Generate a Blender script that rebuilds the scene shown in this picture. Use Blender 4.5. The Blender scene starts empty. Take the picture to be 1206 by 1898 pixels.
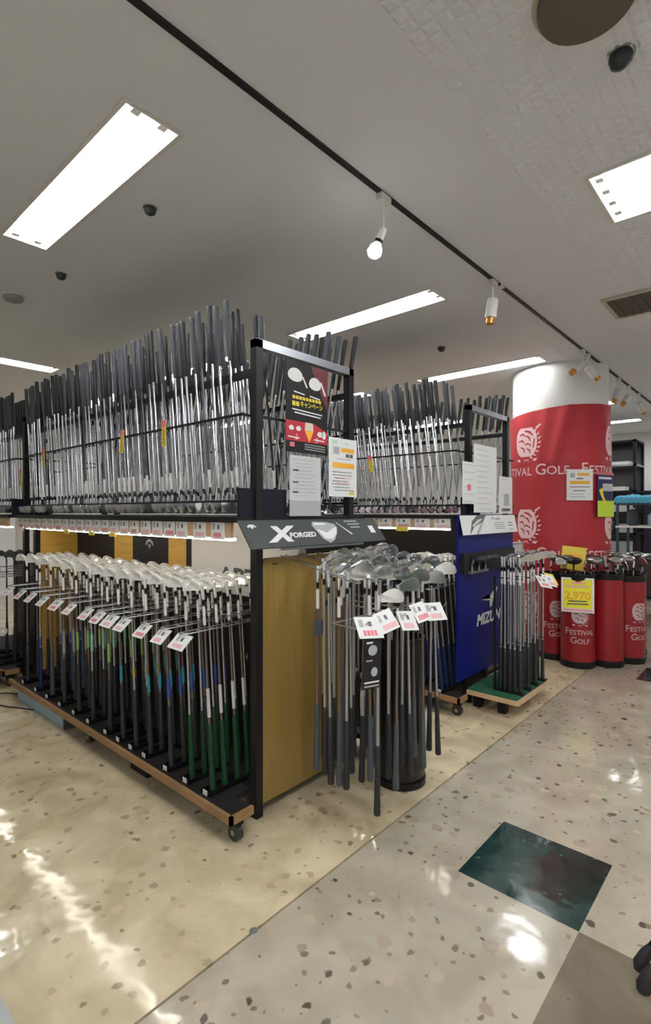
import bpy, bmesh, math, random
from mathutils import Vector, Matrix, Euler
random.seed(7)
S = bpy.context.scene
COL = S.collection
PI = math.pi

# ------------------------------------------------------------------ camera
IMG_W, IMG_H = 1206.0, 1898.0
FPX = 964.0
YAW = math.atan2(862.0, 964.0)
CAM_H = 1.30
cam = bpy.data.cameras.new('camera')
cam.sensor_fit = 'VERTICAL'
cam.sensor_height = 36.0
cam.lens = 36.0 * FPX / IMG_H
cam.clip_start = 0.05
cam_o = bpy.data.objects.new('camera', cam)
cam_o.location = (0, 0, CAM_H)
cam_o.rotation_euler = (PI / 2, 0, YAW - PI / 2)
COL.objects.link(cam_o)
S.camera = cam_o
FW = Vector((math.cos(YAW), math.sin(YAW), 0))
RT = Vector((math.sin(YAW), -math.cos(YAW), 0))
def ray(px, py): return FW + RT * ((px - 603) / FPX) + Vector((0, 0, (949 - py) / FPX))
def on_x(px, py, x):
    r = ray(px, py); return Vector((0, 0, CAM_H)) + r * (x / r.x)
def on_y(px, py, y):
    r = ray(px, py); return Vector((0, 0, CAM_H)) + r * (y / r.y)
def on_z(px, py, z):
    r = ray(px, py); return Vector((0, 0, CAM_H)) + r * ((z - CAM_H) / r.z)

# ------------------------------------------------------------------ world, exposure
w = bpy.data.worlds.new('world'); S.world = w
w.use_nodes = True
w.node_tree.nodes['Background'].inputs[0].default_value = (0.6, 0.62, 0.65, 1)
w.node_tree.nodes['Background'].inputs[1].default_value = 0.05
S.view_settings.view_transform = 'Standard'
S.view_settings.look = 'None'
S.view_settings.exposure = -0.50
S.view_settings.gamma = 1.0
S.view_settings.use_curve_mapping = False
TUBE_POWER = 46.0
LED_POWER = 18.0

# ------------------------------------------------------------------ materials
MATS = {}
def mat(name, col, rough=0.5, metal=0.0, emit=0.0, noise=None, bump=None, coat=0.0, alpha=1.0, trans=0.0, spec=0.5):
    m = bpy.data.materials.new(name); m.use_nodes = True
    nt = m.node_tree; b = nt.nodes['Principled BSDF']
    c = (col[0], col[1], col[2], 1)
    b.inputs['Base Color'].default_value = c
    b.inputs['Roughness'].default_value = rough
    b.inputs['Metallic'].default_value = metal
    b.inputs['Specular IOR Level'].default_value = spec
    if coat: b.inputs['Coat Weight'].default_value = coat
    if trans: b.inputs['Transmission Weight'].default_value = trans
    if alpha < 1: b.inputs['Alpha'].default_value = alpha
    if emit:
        b.inputs['Emission Color'].default_value = c
        b.inputs['Emission Strength'].default_value = emit
    if noise:                                   # (scale, amount, stretch)
        tc = nt.nodes.new('ShaderNodeTexCoord'); mp = nt.nodes.new('ShaderNodeMapping')
        mp.inputs['Scale'].default_value = noise[2]
        n = nt.nodes.new('ShaderNodeTexNoise'); n.inputs['Scale'].default_value = noise[0]; n.inputs['Detail'].default_value = 5
        nt.links.new(tc.outputs['Object'], mp.inputs[0]); nt.links.new(mp.outputs[0], n.inputs[0])
        r = nt.nodes.new('ShaderNodeValToRGB')
        a = noise[1]
        r.color_ramp.elements[0].color = (col[0]*(1-a), col[1]*(1-a), col[2]*(1-a), 1)
        r.color_ramp.elements[1].color = (min(1, col[0]*(1+a)), min(1, col[1]*(1+a)), min(1, col[2]*(1+a)), 1)
        r.color_ramp.elements[0].position = 0.3; r.color_ramp.elements[1].position = 0.7
        nt.links.new(n.outputs[0], r.inputs[0]); nt.links.new(r.outputs[0], b.inputs['Base Color'])
        if bump:
            bp = nt.nodes.new('ShaderNodeBump'); bp.inputs['Strength'].default_value = bump
            bp.inputs['Distance'].default_value = 0.005
            nt.links.new(n.outputs[0], bp.inputs['Height']); nt.links.new(bp.outputs[0], b.inputs['Normal'])
    MATS[name] = m
    return m
ONE = (1, 1, 1)
mat('chrome', (0.66, 0.68, 0.71), 0.2, 1.0)
mat('satin_steel', (0.50, 0.505, 0.52), 0.32, 1.0)
mat('head_white', (0.88, 0.87, 0.84), 0.3, 0.45)
mat('wedge_silver', (0.84, 0.86, 0.88), 0.15, 0.95)
mat('gunmetal', (0.10, 0.105, 0.11), 0.3, 0.8)
mat('black_gloss', (0.008, 0.008, 0.010), 0.25, 0.0, spec=0.3)
mat('rubber', (0.022, 0.022, 0.024), 0.45, noise=(300, 0.3, ONE), bump=0.3, spec=0.35)
mat('rubber_grey', (0.07, 0.075, 0.085), 0.4, spec=0.2)
mat('rubber_green', (0.010, 0.045, 0.018), 0.5, spec=0.2)
mat('rubber_blue', (0.008, 0.025, 0.09), 0.5, spec=0.2)
mat('rubber_red', (0.10, 0.015, 0.02), 0.5, spec=0.2)
mat('graphite', (0.03, 0.03, 0.034), 0.22, coat=0.6)
mat('brown_shaft', (0.20, 0.15, 0.125), 0.3, 0.8)
mat('black_paint', (0.012, 0.012, 0.013), 0.42, spec=0.2)
mat('black_plate', (0.008, 0.009, 0.016), 0.5, spec=0.2)
mat('steel_bar', (0.33, 0.35, 0.38), 0.35, 0.8)
mat('wood_panel', (0.25, 0.162, 0.038), 0.42, noise=(6, 0.12, (12, 12, 0.6)))
mat('wood_edge', (0.28, 0.155, 0.065), 0.5, noise=(9, 0.2, (1, 1, 1)))
mat('wood_pale', (0.62, 0.42, 0.24), 0.5, noise=(9, 0.12, (8, 1, 1)))
mat('wood_gold', (0.66, 0.38, 0.07), 0.5, noise=(5, 0.12, (1, 1, 6)))
mat('board_black', (0.016, 0.015, 0.015), 0.5, spec=0.2)
mat('board_white', (0.78, 0.76, 0.74), 0.5)
mat('card', (0.84, 0.85, 0.84), 0.45)
mat('card_grey', (0.60, 0.63, 0.62), 0.4)
mat('print_red', (0.72, 0.16, 0.18), 0.5)
mat('print_pink', (0.85, 0.42, 0.45), 0.5)
mat('print_dark', (0.10, 0.10, 0.11), 0.5)
mat('print_grey', (0.42, 0.43, 0.44), 0.5)
mat('print_orange', (0.85, 0.42, 0.03), 0.5)
mat('print_yellow', (0.80, 0.62, 0.06), 0.5)
mat('print_green', (0.45, 0.75, 0.50), 0.5)
mat('print_lime', (0.62, 0.80, 0.05), 0.5)
mat('print_skin', (0.75, 0.62, 0.5), 0.5)
mat('poster_black', (0.018, 0.017, 0.017), 0.4, spec=0.2)
mat('poster_maroon', (0.13, 0.012, 0.02), 0.4)
mat('poster_red', (0.42, 0.012, 0.03), 0.4)
mat('sign_slate', (0.058, 0.066, 0.066), 0.4, spec=0.2)
mat('print_white', (0.82, 0.83, 0.83), 0.5)
mat('sign_blue', (0.005, 0.010, 0.12), 0.42, spec=0.2)
mat('navy', (0.006, 0.012, 0.09), 0.45)
mat('turf', (0.008, 0.10, 0.045), 0.9, noise=(240, 0.5, ONE), bump=0.6)
mat('plaster', (0.80, 0.795, 0.77), 0.6)
mat('banner', (0.40, 0.018, 0.026), 0.62)
mat('banner_print', (0.86, 0.60, 0.60), 0.62)
mat('drum_red', (0.25, 0.005, 0.008), 0.42, noise=(4, 0.15, ONE))
mat('drum_print', (0.55, 0.42, 0.41), 0.55)
mat('sign_yellow', (0.86, 0.80, 0.03), 0.45)
mat('lamp_white', (0.86, 0.87, 0.86), 0.35)
mat('tube', (0.985, 0.99, 1.0), 0.4, emit=TUBE_POWER)
mat('led', (1.0, 0.96, 0.86), 0.4, emit=LED_POWER)
mat('bulb', (1.0, 0.97, 0.88), 0.4, emit=14.0)
mat('brass_tip', (0.55, 0.26, 0.05), 0.35, 0.5)
mat('fitting_white', (0.74, 0.73, 0.70), 0.45)
mat('vent_brown', (0.105, 0.088, 0.062), 0.55)
mat('vent_rim', (0.55, 0.50, 0.42), 0.6)
mat('sprinkler', (0.035, 0.042, 0.042), 0.4, 0.4)
mat('detector', (0.30, 0.30, 0.29), 0.5)
mat('track', (0.022, 0.02, 0.02), 0.5, spec=0.2)
mat('ceiling_paint', (0.80, 0.815, 0.86), 0.75, noise=(1.2, 0.02, ONE))
mat('wall_paint', (0.80, 0.82, 0.83), 0.6)
mat('blue_item', (0.10, 0.50, 0.75), 0.5)
mat('teal_frame', (0.05, 0.12, 0.13), 0.4, 0.5)
mat('pale_blue', (0.36, 0.50, 0.60), 0.5)
mat('pale_grey', (0.42, 0.44, 0.44), 0.5)
mat('cable_white', (0.7, 0.68, 0.62), 0.5)
mat('dark_fabric', (0.02, 0.018, 0.026), 0.8, spec=0.2)
mat('wheel', (0.02, 0.02, 0.02), 0.35)
mat('metal_cap', (0.4, 0.4, 0.4), 0.3, 1.0)
for k, c in dict(cyan=(0.03, 0.25, 0.33), lime=(0.25, 0.42, 0.12), white=(0.62, 0.6, 0.58), blue=(0.03, 0.08, 0.35),
                 gold=(0.42, 0.27, 0.04), red=(0.4, 0.03, 0.04), grey=(0.3, 0.3, 0.32), mint=(0.25, 0.5, 0.36)).items():
    mat('band_' + k, c, 0.35)

def floor_material(name, base, base2, chips, chipd, yellow=0.0, chipsize=1.0):
    m = bpy.data.materials.new(name); m.use_nodes = True
    nt = m.node_tree; N = nt.nodes; L = nt.links; b = N['Principled BSDF']
    tc = N.new('ShaderNodeTexCoord')
    def noise(sc, det, dist=0):
        n = N.new('ShaderNodeTexNoise'); n.inputs['Scale'].default_value = sc; n.inputs['Detail'].default_value = det
        n.inputs['Distortion'].default_value = dist
        L.new(tc.outputs['Object'], n.inputs[0]); return n
    def ramp(src, p0, c0, p1, c1):
        r = N.new('ShaderNodeValToRGB'); e = r.color_ramp.elements
        e[0].position = p0; e[1].position = p1; e[0].color = (*c0, 1); e[1].color = (*c1, 1)
        L.new(src, r.inputs[0]); return r
    def mix(fac, a, c):
        x = N.new('ShaderNodeMix'); x.data_type = 'RGBA'
        L.new(fac, x.inputs[0]); L.new(a, x.inputs[6])
        if isinstance(c, tuple): x.inputs[7].default_value = (*c, 1)
        else: L.new(c, x.inputs[7])
        return x.outputs[2]
    blot = ramp(noise(5.0, 6, 0.6).outputs[0], 0.36, base, 0.66, base2)
    col = blot.outputs[0]
    # warped coordinates make the chips irregular
    wn = noise(24, 2)
    add = N.new('ShaderNodeVectorMath'); add.operation = 'MULTIPLY_ADD'
    L.new(wn.outputs[1], add.inputs[0]); add.inputs[1].default_value = (0.035, 0.035, 0); L.new(tc.outputs['Object'], add.inputs[2])
    for sc, thr, c, seed in chips:
        mp = N.new('ShaderNodeMapping'); mp.inputs['Location'].default_value = (seed, seed * 1.7, 0)
        L.new(add.outputs[0], mp.inputs[0])
        v = N.new('ShaderNodeTexVoronoi'); v.voronoi_dimensions = '2D'; v.inputs['Scale'].default_value = sc
        L.new(mp.outputs[0], v.inputs[0])
        # random size per cell: distance + random*0.3 < thr
        sep = N.new('ShaderNodeSeparateColor'); L.new(v.outputs['Color'], sep.inputs[0])
        ma = N.new('ShaderNodeMath'); ma.operation = 'MULTIPLY_ADD'
        L.new(sep.outputs[0], ma.inputs[0]); ma.inputs[1].default_value = 0.42; L.new(v.outputs['Distance'], ma.inputs[2])
        ss = N.new('ShaderNodeMapRange'); ss.inputs['From Min'].default_value = thr; ss.inputs['From Max'].default_value = thr - 0.05
        L.new(ma.outputs[0], ss.inputs[0])
        cc = ramp(sep.outputs[1], 0.2, c, 0.9, tuple(min(1, q * 1.45) for q in c))
        col = mix(ss.outputs[0], col, cc.outputs[0])
    L.new(col, b.inputs['Base Color'])
    rn = ramp(noise(2.2, 4).outputs[0], 0.35, (0.04,)*3, 0.7, (0.15,)*3)
    L.new(rn.outputs[0], b.inputs['Roughness'])
    b.inputs['Specular IOR Level'].default_value = 0.85
    bp = N.new('ShaderNodeBump'); bp.inputs['Strength'].default_value = 0.13; bp.inputs['Distance'].default_value = 0.02
    L.new(noise(6.5, 2).outputs[0], bp.inputs['Height']); L.new(bp.outputs[0], b.inputs['Normal'])
    MATS[name] = m
floor_material('floor_warm', (0.50, 0.415, 0.265), (0.72, 0.62, 0.425),
               [(15, 0.28, (0.40, 0.325, 0.21), 3.1), (11, 0.185, (0.24, 0.19, 0.125), 8.4)], 0)
floor_material('floor_aisle', (0.38, 0.335, 0.26), (0.49, 0.435, 0.34),
               [(10, 0.30, (0.36, 0.30, 0.225), 5.3), (19, 0.235, (0.20, 0.155, 0.11), 1.2), (10, 0.175, (0.085, 0.066, 0.05), 2.2)], 0)
floor_material('tile_green', (0.006, 0.022, 0.019), (0.018, 0.05, 0.043), [(14, 0.16, (0.04, 0.075, 0.065), 4.0)], 0)
floor_material('tile_brown', (0.13, 0.105, 0.075), (0.19, 0.16, 0.115), [(9, 0.2, (0.07, 0.05, 0.03), 4.0)], 0)
mat('joint', (0.05, 0.04, 0.03), 0.5)

# ------------------------------------------------------------------ mesh helpers
class MB:
    def __init__(s): s.v = []; s.f = []; s.m = []
    def add(s, vs, fs, mi=0):
        o = len(s.v); s.v += [tuple(q) for q in vs]
        for f in fs: s.f.append([i + o for i in f]); s.m.append(mi)
        return s
    def box(s, lo, hi, mi=0, mtx=None):
        x0, y0, z0 = lo; x1, y1, z1 = hi
        vs = [Vector(q) for q in ((x0,y0,z0),(x1,y0,z0),(x1,y1,z0),(x0,y1,z0),(x0,y0,z1),(x1,y0,z1),(x1,y1,z1),(x0,y1,z1))]
        if mtx: vs = [mtx @ q for q in vs]
        return s.add(vs, [(0,3,2,1),(4,5,6,7),(0,1,5,4),(1,2,6,5),(2,3,7,6),(3,0,4,7)], mi)
    def tube(s, pts, rads, n=8, mi=0, caps=True):
        pts = [Vector(p) for p in pts]
        if not hasattr(rads, '__len__'): rads = [rads] * len(pts)
        rings = []; o = len(s.v); prev = None
        for i, p in enumerate(pts):
            d = (pts[min(i+1, len(pts)-1)] - pts[max(i-1, 0)]).normalized()
            a = prev if prev is not None else (Vector((1,0,0)) if abs(d.x) < 0.9 else Vector((0,1,0)))
            a = (a - d * a.dot(d)).normalized(); prev = a; b = d.cross(a)
            for k in range(n):
                t = 2*PI*k/n
                s.v.append(tuple(p + (a*math.cos(t) + b*math.sin(t)) * rads[i]))
        for i in range(len(pts)-1):
            for k in range(n):
                k2 = (k+1) % n
                s.f.append([o+i*n+k, o+i*n+k2, o+(i+1)*n+k2, o+(i+1)*n+k]); s.m.append(mi)
        if caps:
            s.f.append([o+k for k in range(n)][::-1]); s.m.append(mi)
            s.f.append([o+(len(pts)-1)*n+k for k in range(n)]); s.m.append(mi)
        return s
    def lathe(s, prof, n=24, mi=0, c=(0,0,0)):
        return s.tube([(c[0], c[1], c[2]+z) for r, z in prof], [r for r, z in prof], n, mi)
    def lathe2(s, prof, n=24, mi=0, c=(0,0,0), caps=True):
        o = len(s.v)
        for r, z in prof:
            for k in range(n):
                t = 2*PI*k/n; s.v.append((c[0]+r*math.cos(t), c[1]+r*math.sin(t), c[2]+z))
        for i in range(len(prof)-1):
            for k in range(n):
                k2 = (k+1) % n
                s.f.append([o+i*n+k, o+i*n+k2, o+(i+1)*n+k2, o+(i+1)*n+k]); s.m.append(mi)
        if caps:
            s.f.append([o+k for k in range(n)][::-1]); s.m.append(mi)
            s.f.append([o+(len(prof)-1)*n+k for k in range(n)]); s.m.append(mi)
        return s
    def prism(s, outline, y0, y1, mi=0):          # outline in (x,z), extruded along y
        n = len(outline); vs = [(x, y0, z) for x, z in outline] + [(x, y1, z) for x, z in outline]
        fs = [list(range(n)), list(range(n, 2*n))[::-1]] + [[i, i+n, (i+1) % n + n, (i+1) % n] for i in range(n)]
        return s.add(vs, fs, mi)
    def poly(s, outline, f, mi=0):                # a flat decal polygon, mapped by f(x,z)
        return s.add([f(x, z) for x, z in outline], [list(range(len(outline)))], mi)
    def mesh(s, name, mats, smooth=None):
        me = bpy.data.meshes.new(name); me.from_pydata(s.v, [], s.f); me.update()
        for m in (mats if isinstance(mats, (list, tuple)) else [mats]): me.materials.append(MATS[m])
        me.polygons.foreach_set('material_index', s.m)
        bm = bmesh.new(); bm.from_mesh(me); bmesh.ops.recalc_face_normals(bm, faces=bm.faces); bm.to_mesh(me); bm.free()
        if smooth:
            me.polygons.foreach_set('use_smooth', [True]*len(me.polygons))
            me.set_sharp_from_angle(angle=math.radians(smooth))
        return me
    def build(s, name, mats, parent=None, smooth=None):
        return obj(name, s.mesh(name, mats, smooth), parent)
def obj(name, data, parent=None, loc=None, rot=None):
    o = bpy.data.objects.new(name, data); COL.objects.link(o)
    if parent: o.parent = parent
    if loc is not None: o.location = loc
    if rot is not None: o.rotation_euler = rot
    return o
def tag(o, label, cat, group=None):
    o['label'] = label; o['category'] = cat
    if group: o['group'] = group
    return o
def struct(o): o['kind'] = 'structure'; return o
def thing(name, label, cat, loc=(0,0,0), rot=(0,0,0), group=None):
    return tag(obj(name, None, None, loc, rot), label, cat, group)
def bevel(o, wd=0.004, seg=2):
    m = o.modifiers.new('bevel', 'BEVEL'); m.width = wd; m.segments = seg; m.limit_method = 'ANGLE'; return o
def text_mb(body, size, mapf, shear=0.0, bold=0.0, align='CENTER', sx=1.0):
    cu = bpy.data.curves.new('lettering', 'FONT'); cu.body = body; cu.size = size; cu.shear = shear
    cu.offset = bold; cu.align_x = align; cu.align_y = 'CENTER'; cu.resolution_u = 3
    o = bpy.data.objects.new('lettering', cu); COL.objects.link(o)
    dg = bpy.context.evaluated_depsgraph_get(); dg.update()
    me = bpy.data.meshes.new_from_object(o.evaluated_get(dg))
    mb = MB(); mb.add([mapf(v.co.x * sx, v.co.y) for v in me.vertices], [list(p.vertices) for p in me.polygons])
    bpy.data.objects.remove(o); bpy.data.curves.remove(cu); bpy.data.meshes.remove(me)
    return mb
def fine(mb, cuts=2):
    me = bpy.data.meshes.new('tmp'); me.from_pydata(mb.v, [], mb.f)
    bm = bmesh.new(); bm.from_mesh(me); bmesh.ops.triangulate(bm, faces=bm.faces)
    bmesh.ops.subdivide_edges(bm, edges=bm.edges, cuts=cuts, use_grid_fill=True); bm.verts.index_update()
    o = MB(); o.add([tuple(v.co) for v in bm.verts], [[v.index for v in f.verts] for f in bm.faces])
    bm.free(); bpy.data.meshes.remove(me); return o
def flat(y=-0.0015, ox=0, oz=0): return lambda x, z: (x + ox, y, z + oz)

# ================================================================== THE ROOM
X0, X1, Y0, Y1, ZC = -3.0, 10.5, -4.0, 9.0, 2.70
JY = 1.24
fl = struct(MB().box((X0, Y0, -0.05), (X1, Y1, -0.008)).build('floor', 'joint'))
def slab(name, m, x0, x1, y0, y1, z=0.0):
    return MB().box((x0, y0, -0.009), (x1, y1, z)).build(name, m, fl)
slab('floor_slab', 'floor_warm', X0, X1, JY + 0.004, Y1)
GT = [(1.7235, 2.1295), (4.62, 5.03)]
yb = [Y0, 0.489, 0.898, JY - 0.004]
slab('floor_slab', 'floor_aisle', X0, X1, 0.898, JY - 0.004)
xs = X0
for a, b_ in GT:
    slab('floor_slab', 'floor_aisle', xs, a, 0.489, 0.898); xs = b_
    slab('floor_tile', 'tile_green', a, b_, 0.489, 0.898)
slab('floor_slab', 'floor_aisle', xs, X1, 0.489, 0.898)
slab('floor_slab', 'floor_aisle', 1.7235, X1, Y0, 0.489)
slab('floor_tile', 'tile_brown', 1.314, 1.7235, 0.080, 0.489)
slab('floor_slab', 'floor_aisle', X0, 1.314, Y0, 0.489)
slab('floor_slab', 'floor_aisle', 1.314, 1.7235, Y0, 0.080)
# small round stud in the joint
MB().lathe2([(0.014, 0.0), (0.013, 0.0015)], 12).build('floor_stud', 'steel_bar', fl).location = (1.055, 1.243, 0)

# lamps: (x centre, y centre, width, along)
LAMPS = []
for x in (0.97, 2.967, 4.85, 7.37, 9.03): LAMPS.append((x, 2.32, 0.21, 'y'))
for x in (3.0, 4.9, 7.37): LAMPS.append((x, 4.36, 0.21, 'y'))
LAMPS.append((1.42, 5.42, 0.21, 'x'))
for x in (3.0, 5.2, 7.6): LAMPS.append((x, 6.6, 0.21, 'y'))
for x in (2.578, 0.6, -1.4, 8.6): LAMPS.append((x, 0.0, 0.445, 'y'))  # first is the visible aisle lamp; the others are unseen, added for fill
for x in (-1.0, 1.0, 3.0, 5.0, 7.5): LAMPS.append((x, -2.3, 0.21, 'y'))  # row out of view, added as fill light
def lamp_rect(l):
    x, y, wd, d = l; a, b_ = (wd/2, 0.635) if d == 'y' else (0.635, wd/2)
    return x-a, x+a, y-b_, y+b_
holes = [lamp_rect(l) for l in LAMPS]
bx = sorted({X0, X1, *[h[0] for h in holes], *[h[1] for h in holes]})
by = sorted({Y0, Y1, *[h[2] for h in holes], *[h[3] for h in holes]})
cm = MB(); idx = {}
def cv(i, j):
    if (i, j) not in idx: idx[i, j] = len(cm.v); cm.v.append((bx[i], by[j], ZC))
    return idx[i, j]
for i in range(len(bx)-1):
    for j in range(len(by)-1):
        mx, my = (bx[i]+bx[i+1])/2, (by[j]+by[j+1])/2
        if any(h[0] < mx < h[1] and h[2] < my < h[3] for h in holes): continue
        cm.f.append([cv(i, j), cv(i, j+1), cv(i+1, j+1), cv(i+1, j)]); cm.m.append(0)
ceil = struct(cm.build('ceiling', 'ceiling_paint'))
struct(MB().box((X0, Y0, ZC+0.12), (X1, Y1, ZC+0.16)).build('trim_1', 'ceiling_paint'))  # slab above the lamps
# embossed squares pressed into the aisle side of the ceiling
emb = MB(); P = 0.0455
VENT = (*on_z(1087, 8, ZC-0.03).to_tuple()[:2], 0.128)
for i in range(66):
    for j in range(34):
        x = 0.62 + i*P; y = 0.845 - (j+1)*P
        if any(h[0]-0.03 < x+P and x < h[1]+0.03 and h[2]-0.03 < y+P and y < h[3]+0.03 for h in holes): continue
        g, e = 0.002, 0.011; z1 = ZC - 0.0055
        emb.add([(x+g,y+g,ZC-0.0002),(x+P-g,y+g,ZC-0.0002),(x+P-g,y+P-g,ZC-0.0002),(x+g,y+P-g,ZC-0.0002),
                 (x+e,y+e,z1),(x+P-e,y+e,z1),(x+P-e,y+P-e,z1),(x+e,y+P-e,z1)],
                [(4,5,6,7),(0,1,5,4),(1,2,6,5),(2,3,7,6),(3,0,4,7)])
eo = emb.build('ceiling_embossing', 'ceiling_paint', ceil); eo['kind'] = 'stuff'
for nm, lo, hi in (('wall_back', (X1, Y0, 0), (X1+0.1, Y1, ZC+0.1)), ('wall_front', (X0-0.1, Y0, 0), (X0, Y1, ZC+0.1)),
                   ('wall_left', (X0, Y1, 0), (X1, Y1+0.1, ZC+0.1)), ('wall_right', (X0, Y0-0.1, 0), (X1, Y0, ZC+0.1))):
    struct(MB().box(lo, hi).build(nm, 'wall_paint'))
struct(MB().box((X1-0.012, Y0, 0), (X1, Y1, 0.08)).build('baseboard_back', 'black_paint'))

# ------------------------------------------------------------------ ceiling lights
def lamp_parts(wd):
    a, b_ = wd/2, 0.635
    tray = MB()
    z = 0.075
    tray.add([(-a,-b_,0),(a,-b_,0),(a,b_,0),(-a,b_,0),(-a,-b_,z),(a,-b_,z),(a,b_,z),(-a,b_,z)],
             [(4,7,6,5),(0,4,5,1),(1,5,6,2),(2,6,7,3),(3,7,4,0)])
    rim = MB(); t = 0.014
    for lo, hi in (((-a-t,-b_-t,-0.006),(-a+0.004,b_+t,0.002)), ((a-0.004,-b_-t,-0.006),(a+t,b_+t,0.002)),
                   ((-a,-b_-t,-0.006),(a,-b_+0.004,0.002)), ((-a,b_-0.004,-0.006),(a,b_+t,0.002))): rim.box(lo, hi)
    tube = MB().tube([(0,-0.585,0),(0,0.585,0)], 0.0165, 10)
    sock = MB().box((-0.015,-0.008,-0.014),(0.015,0.02,0.045))
    ridge = MB().prism([(-0.02, 0.075), (0.02, 0.075), (0.0, 0.035)], -0.6, 0.6)
    return dict(tray=tray.mesh('housing', 'lamp_white'), rim=rim.mesh('rim', 'fitting_white'),
                tube=tube.mesh('tube', 'tube', 40), sock=sock.mesh('socket', 'fitting_white'), ridge=ridge.mesh('reflector_ridge', 'lamp_white'))
LP = {wd: lamp_parts(wd) for wd in (0.21, 0.445)}
LAMP_LABEL = {0: 'recessed twin tube ceiling light above the front rack of clubs, its whole length bare',
              1: 'recessed twin tube ceiling light over the grips between the two racks',
              2: 'recessed twin tube ceiling light ending just before the white round column',
              3: 'far recessed ceiling light seen beside the red column, second beyond it',
              4: 'far recessed ceiling light just before the white end wall'}
for i, l in enumerate(LAMPS):
    x, y, wd, d = l; p = LP[wd]
    lb = LAMP_LABEL.get(i, 'recessed wide four tube ceiling light by embossed squares, unseen ones added for fill' if wd > 0.3 else 'recessed narrow ceiling light deeper in the shop or added behind camera for fill')
    t = thing('ceiling_light', lb, 'ceiling light', (x, y, ZC), (0, 0, 0 if d == 'y' else PI/2), 'recessed ceiling lights')
    obj('housing', p['tray'], t); obj('rim', p['rim'], t)
    us = (-0.052, 0.052) if wd < 0.3 else (-0.16, -0.055, 0.055, 0.16)
    for u in us:
        obj('tube', p['tube'], t, (u, 0, 0.018))
        obj('socket', p['sock'], t, (u, -0.61, 0.018)); obj('socket', p['sock'], t, (u, 0.61, 0.018), (0, 0, PI))
    if wd < 0.3: obj('reflector_ridge', p['ridge'], t)

# ------------------------------------------------------------------ ceiling fittings
t = thing('ceiling_diffuser', 'round brown air diffuser with pale chipped rim in embossed ceiling', 'air vent', (VENT[0], VENT[1], ZC-0.004))
MB().lathe2([(VENT[2]*0.93, -0.032), (VENT[2]*0.98, -0.022), (VENT[2]*0.98, 0.0)], 40).build('disc', 'vent_brown', t, 40)
MB().lathe2([(VENT[2]*1.07, -0.004), (VENT[2]*1.09, 0.0), (VENT[2]*1.09, 0.004)], 40).build('rim', 'vent_rim', t, 40)
def dome_fit(pos, r, label):
    t = thing('ceiling_sprinkler', label, 'ceiling fitting', (pos[0], pos[1], ZC-0.001), group='dark ceiling fittings')
    MB().lathe2([(r*0.35, -r*1.25), (r*0.85, -r*0.95), (r, -r*0.4), (r*0.97, 0)], 20).build('dome', 'sprinkler', t, 50)
    MB().lathe2([(r*1.18, -0.003), (r*1.2, 0.0005)], 20).build('collar', 'detector', t)
dome_fit(on_z(1150, 112, ZC-0.02), 0.034, 'dark dome sprinkler beside the round brown diffuser')
dome_fit(on_z(278, 393, ZC-0.02), 0.027, 'dark dome sprinkler beside the ceiling light above the front rack')
dome_fit(on_z(113, 514, ZC-0.02), 0.027, 'dark dome sprinkler next to the grey smoke detector')
dome_fit(on_z(818, 648, ZC-0.02), 0.03, 'dark dome sprinkler above the second rack of clubs')
p = on_z(25, 548, ZC)
t = thing('smoke_detector', 'flat grey round smoke detector on the ceiling', 'smoke detector', (p.x, p.y, ZC-0.001))
MB().lathe2([(0.045, -0.035), (0.055, -0.03), (0.06, -0.01), (0.06, 0)], 24).build('body', 'detector', t, 50)
MB().lathe2([(0.07, -0.008), (0.07, 0.0005)], 24).build('base_ring', 'fitting_white', t, 50)
# square brown air vent
t = thing('ceiling_air_vent', 'square brown louvred air vent in the aisle ceiling', 'air vent', (3.975, 0.72, ZC-0.001))
MB().box((-0.2, -0.2, -0.012), (0.2, 0.2, 0.0)).build('plate', 'vent_brown', t)
fr = MB()
for lo, hi in (((-0.215,-0.215,-0.016),(-0.19,0.215,0)), ((0.19,-0.215,-0.016),(0.215,0.215,0)), ((-0.19,-0.215,-0.016),(0.19,-0.19,0)), ((-0.19,0.19,-0.016),(0.19,0.215,0))): fr.box(lo, hi)
fr.build('frame', 'vent_rim', t)
for k in range(7):
    obj('louvre', MB().box((-0.185, -0.006, -0.02), (0.185, 0.006, -0.01)).mesh('louvre', 'vent_brown') if k == 0 else bpy.data.objects['louvre'].data, t, (0, -0.15 + 0.05*k, 0))
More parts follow.
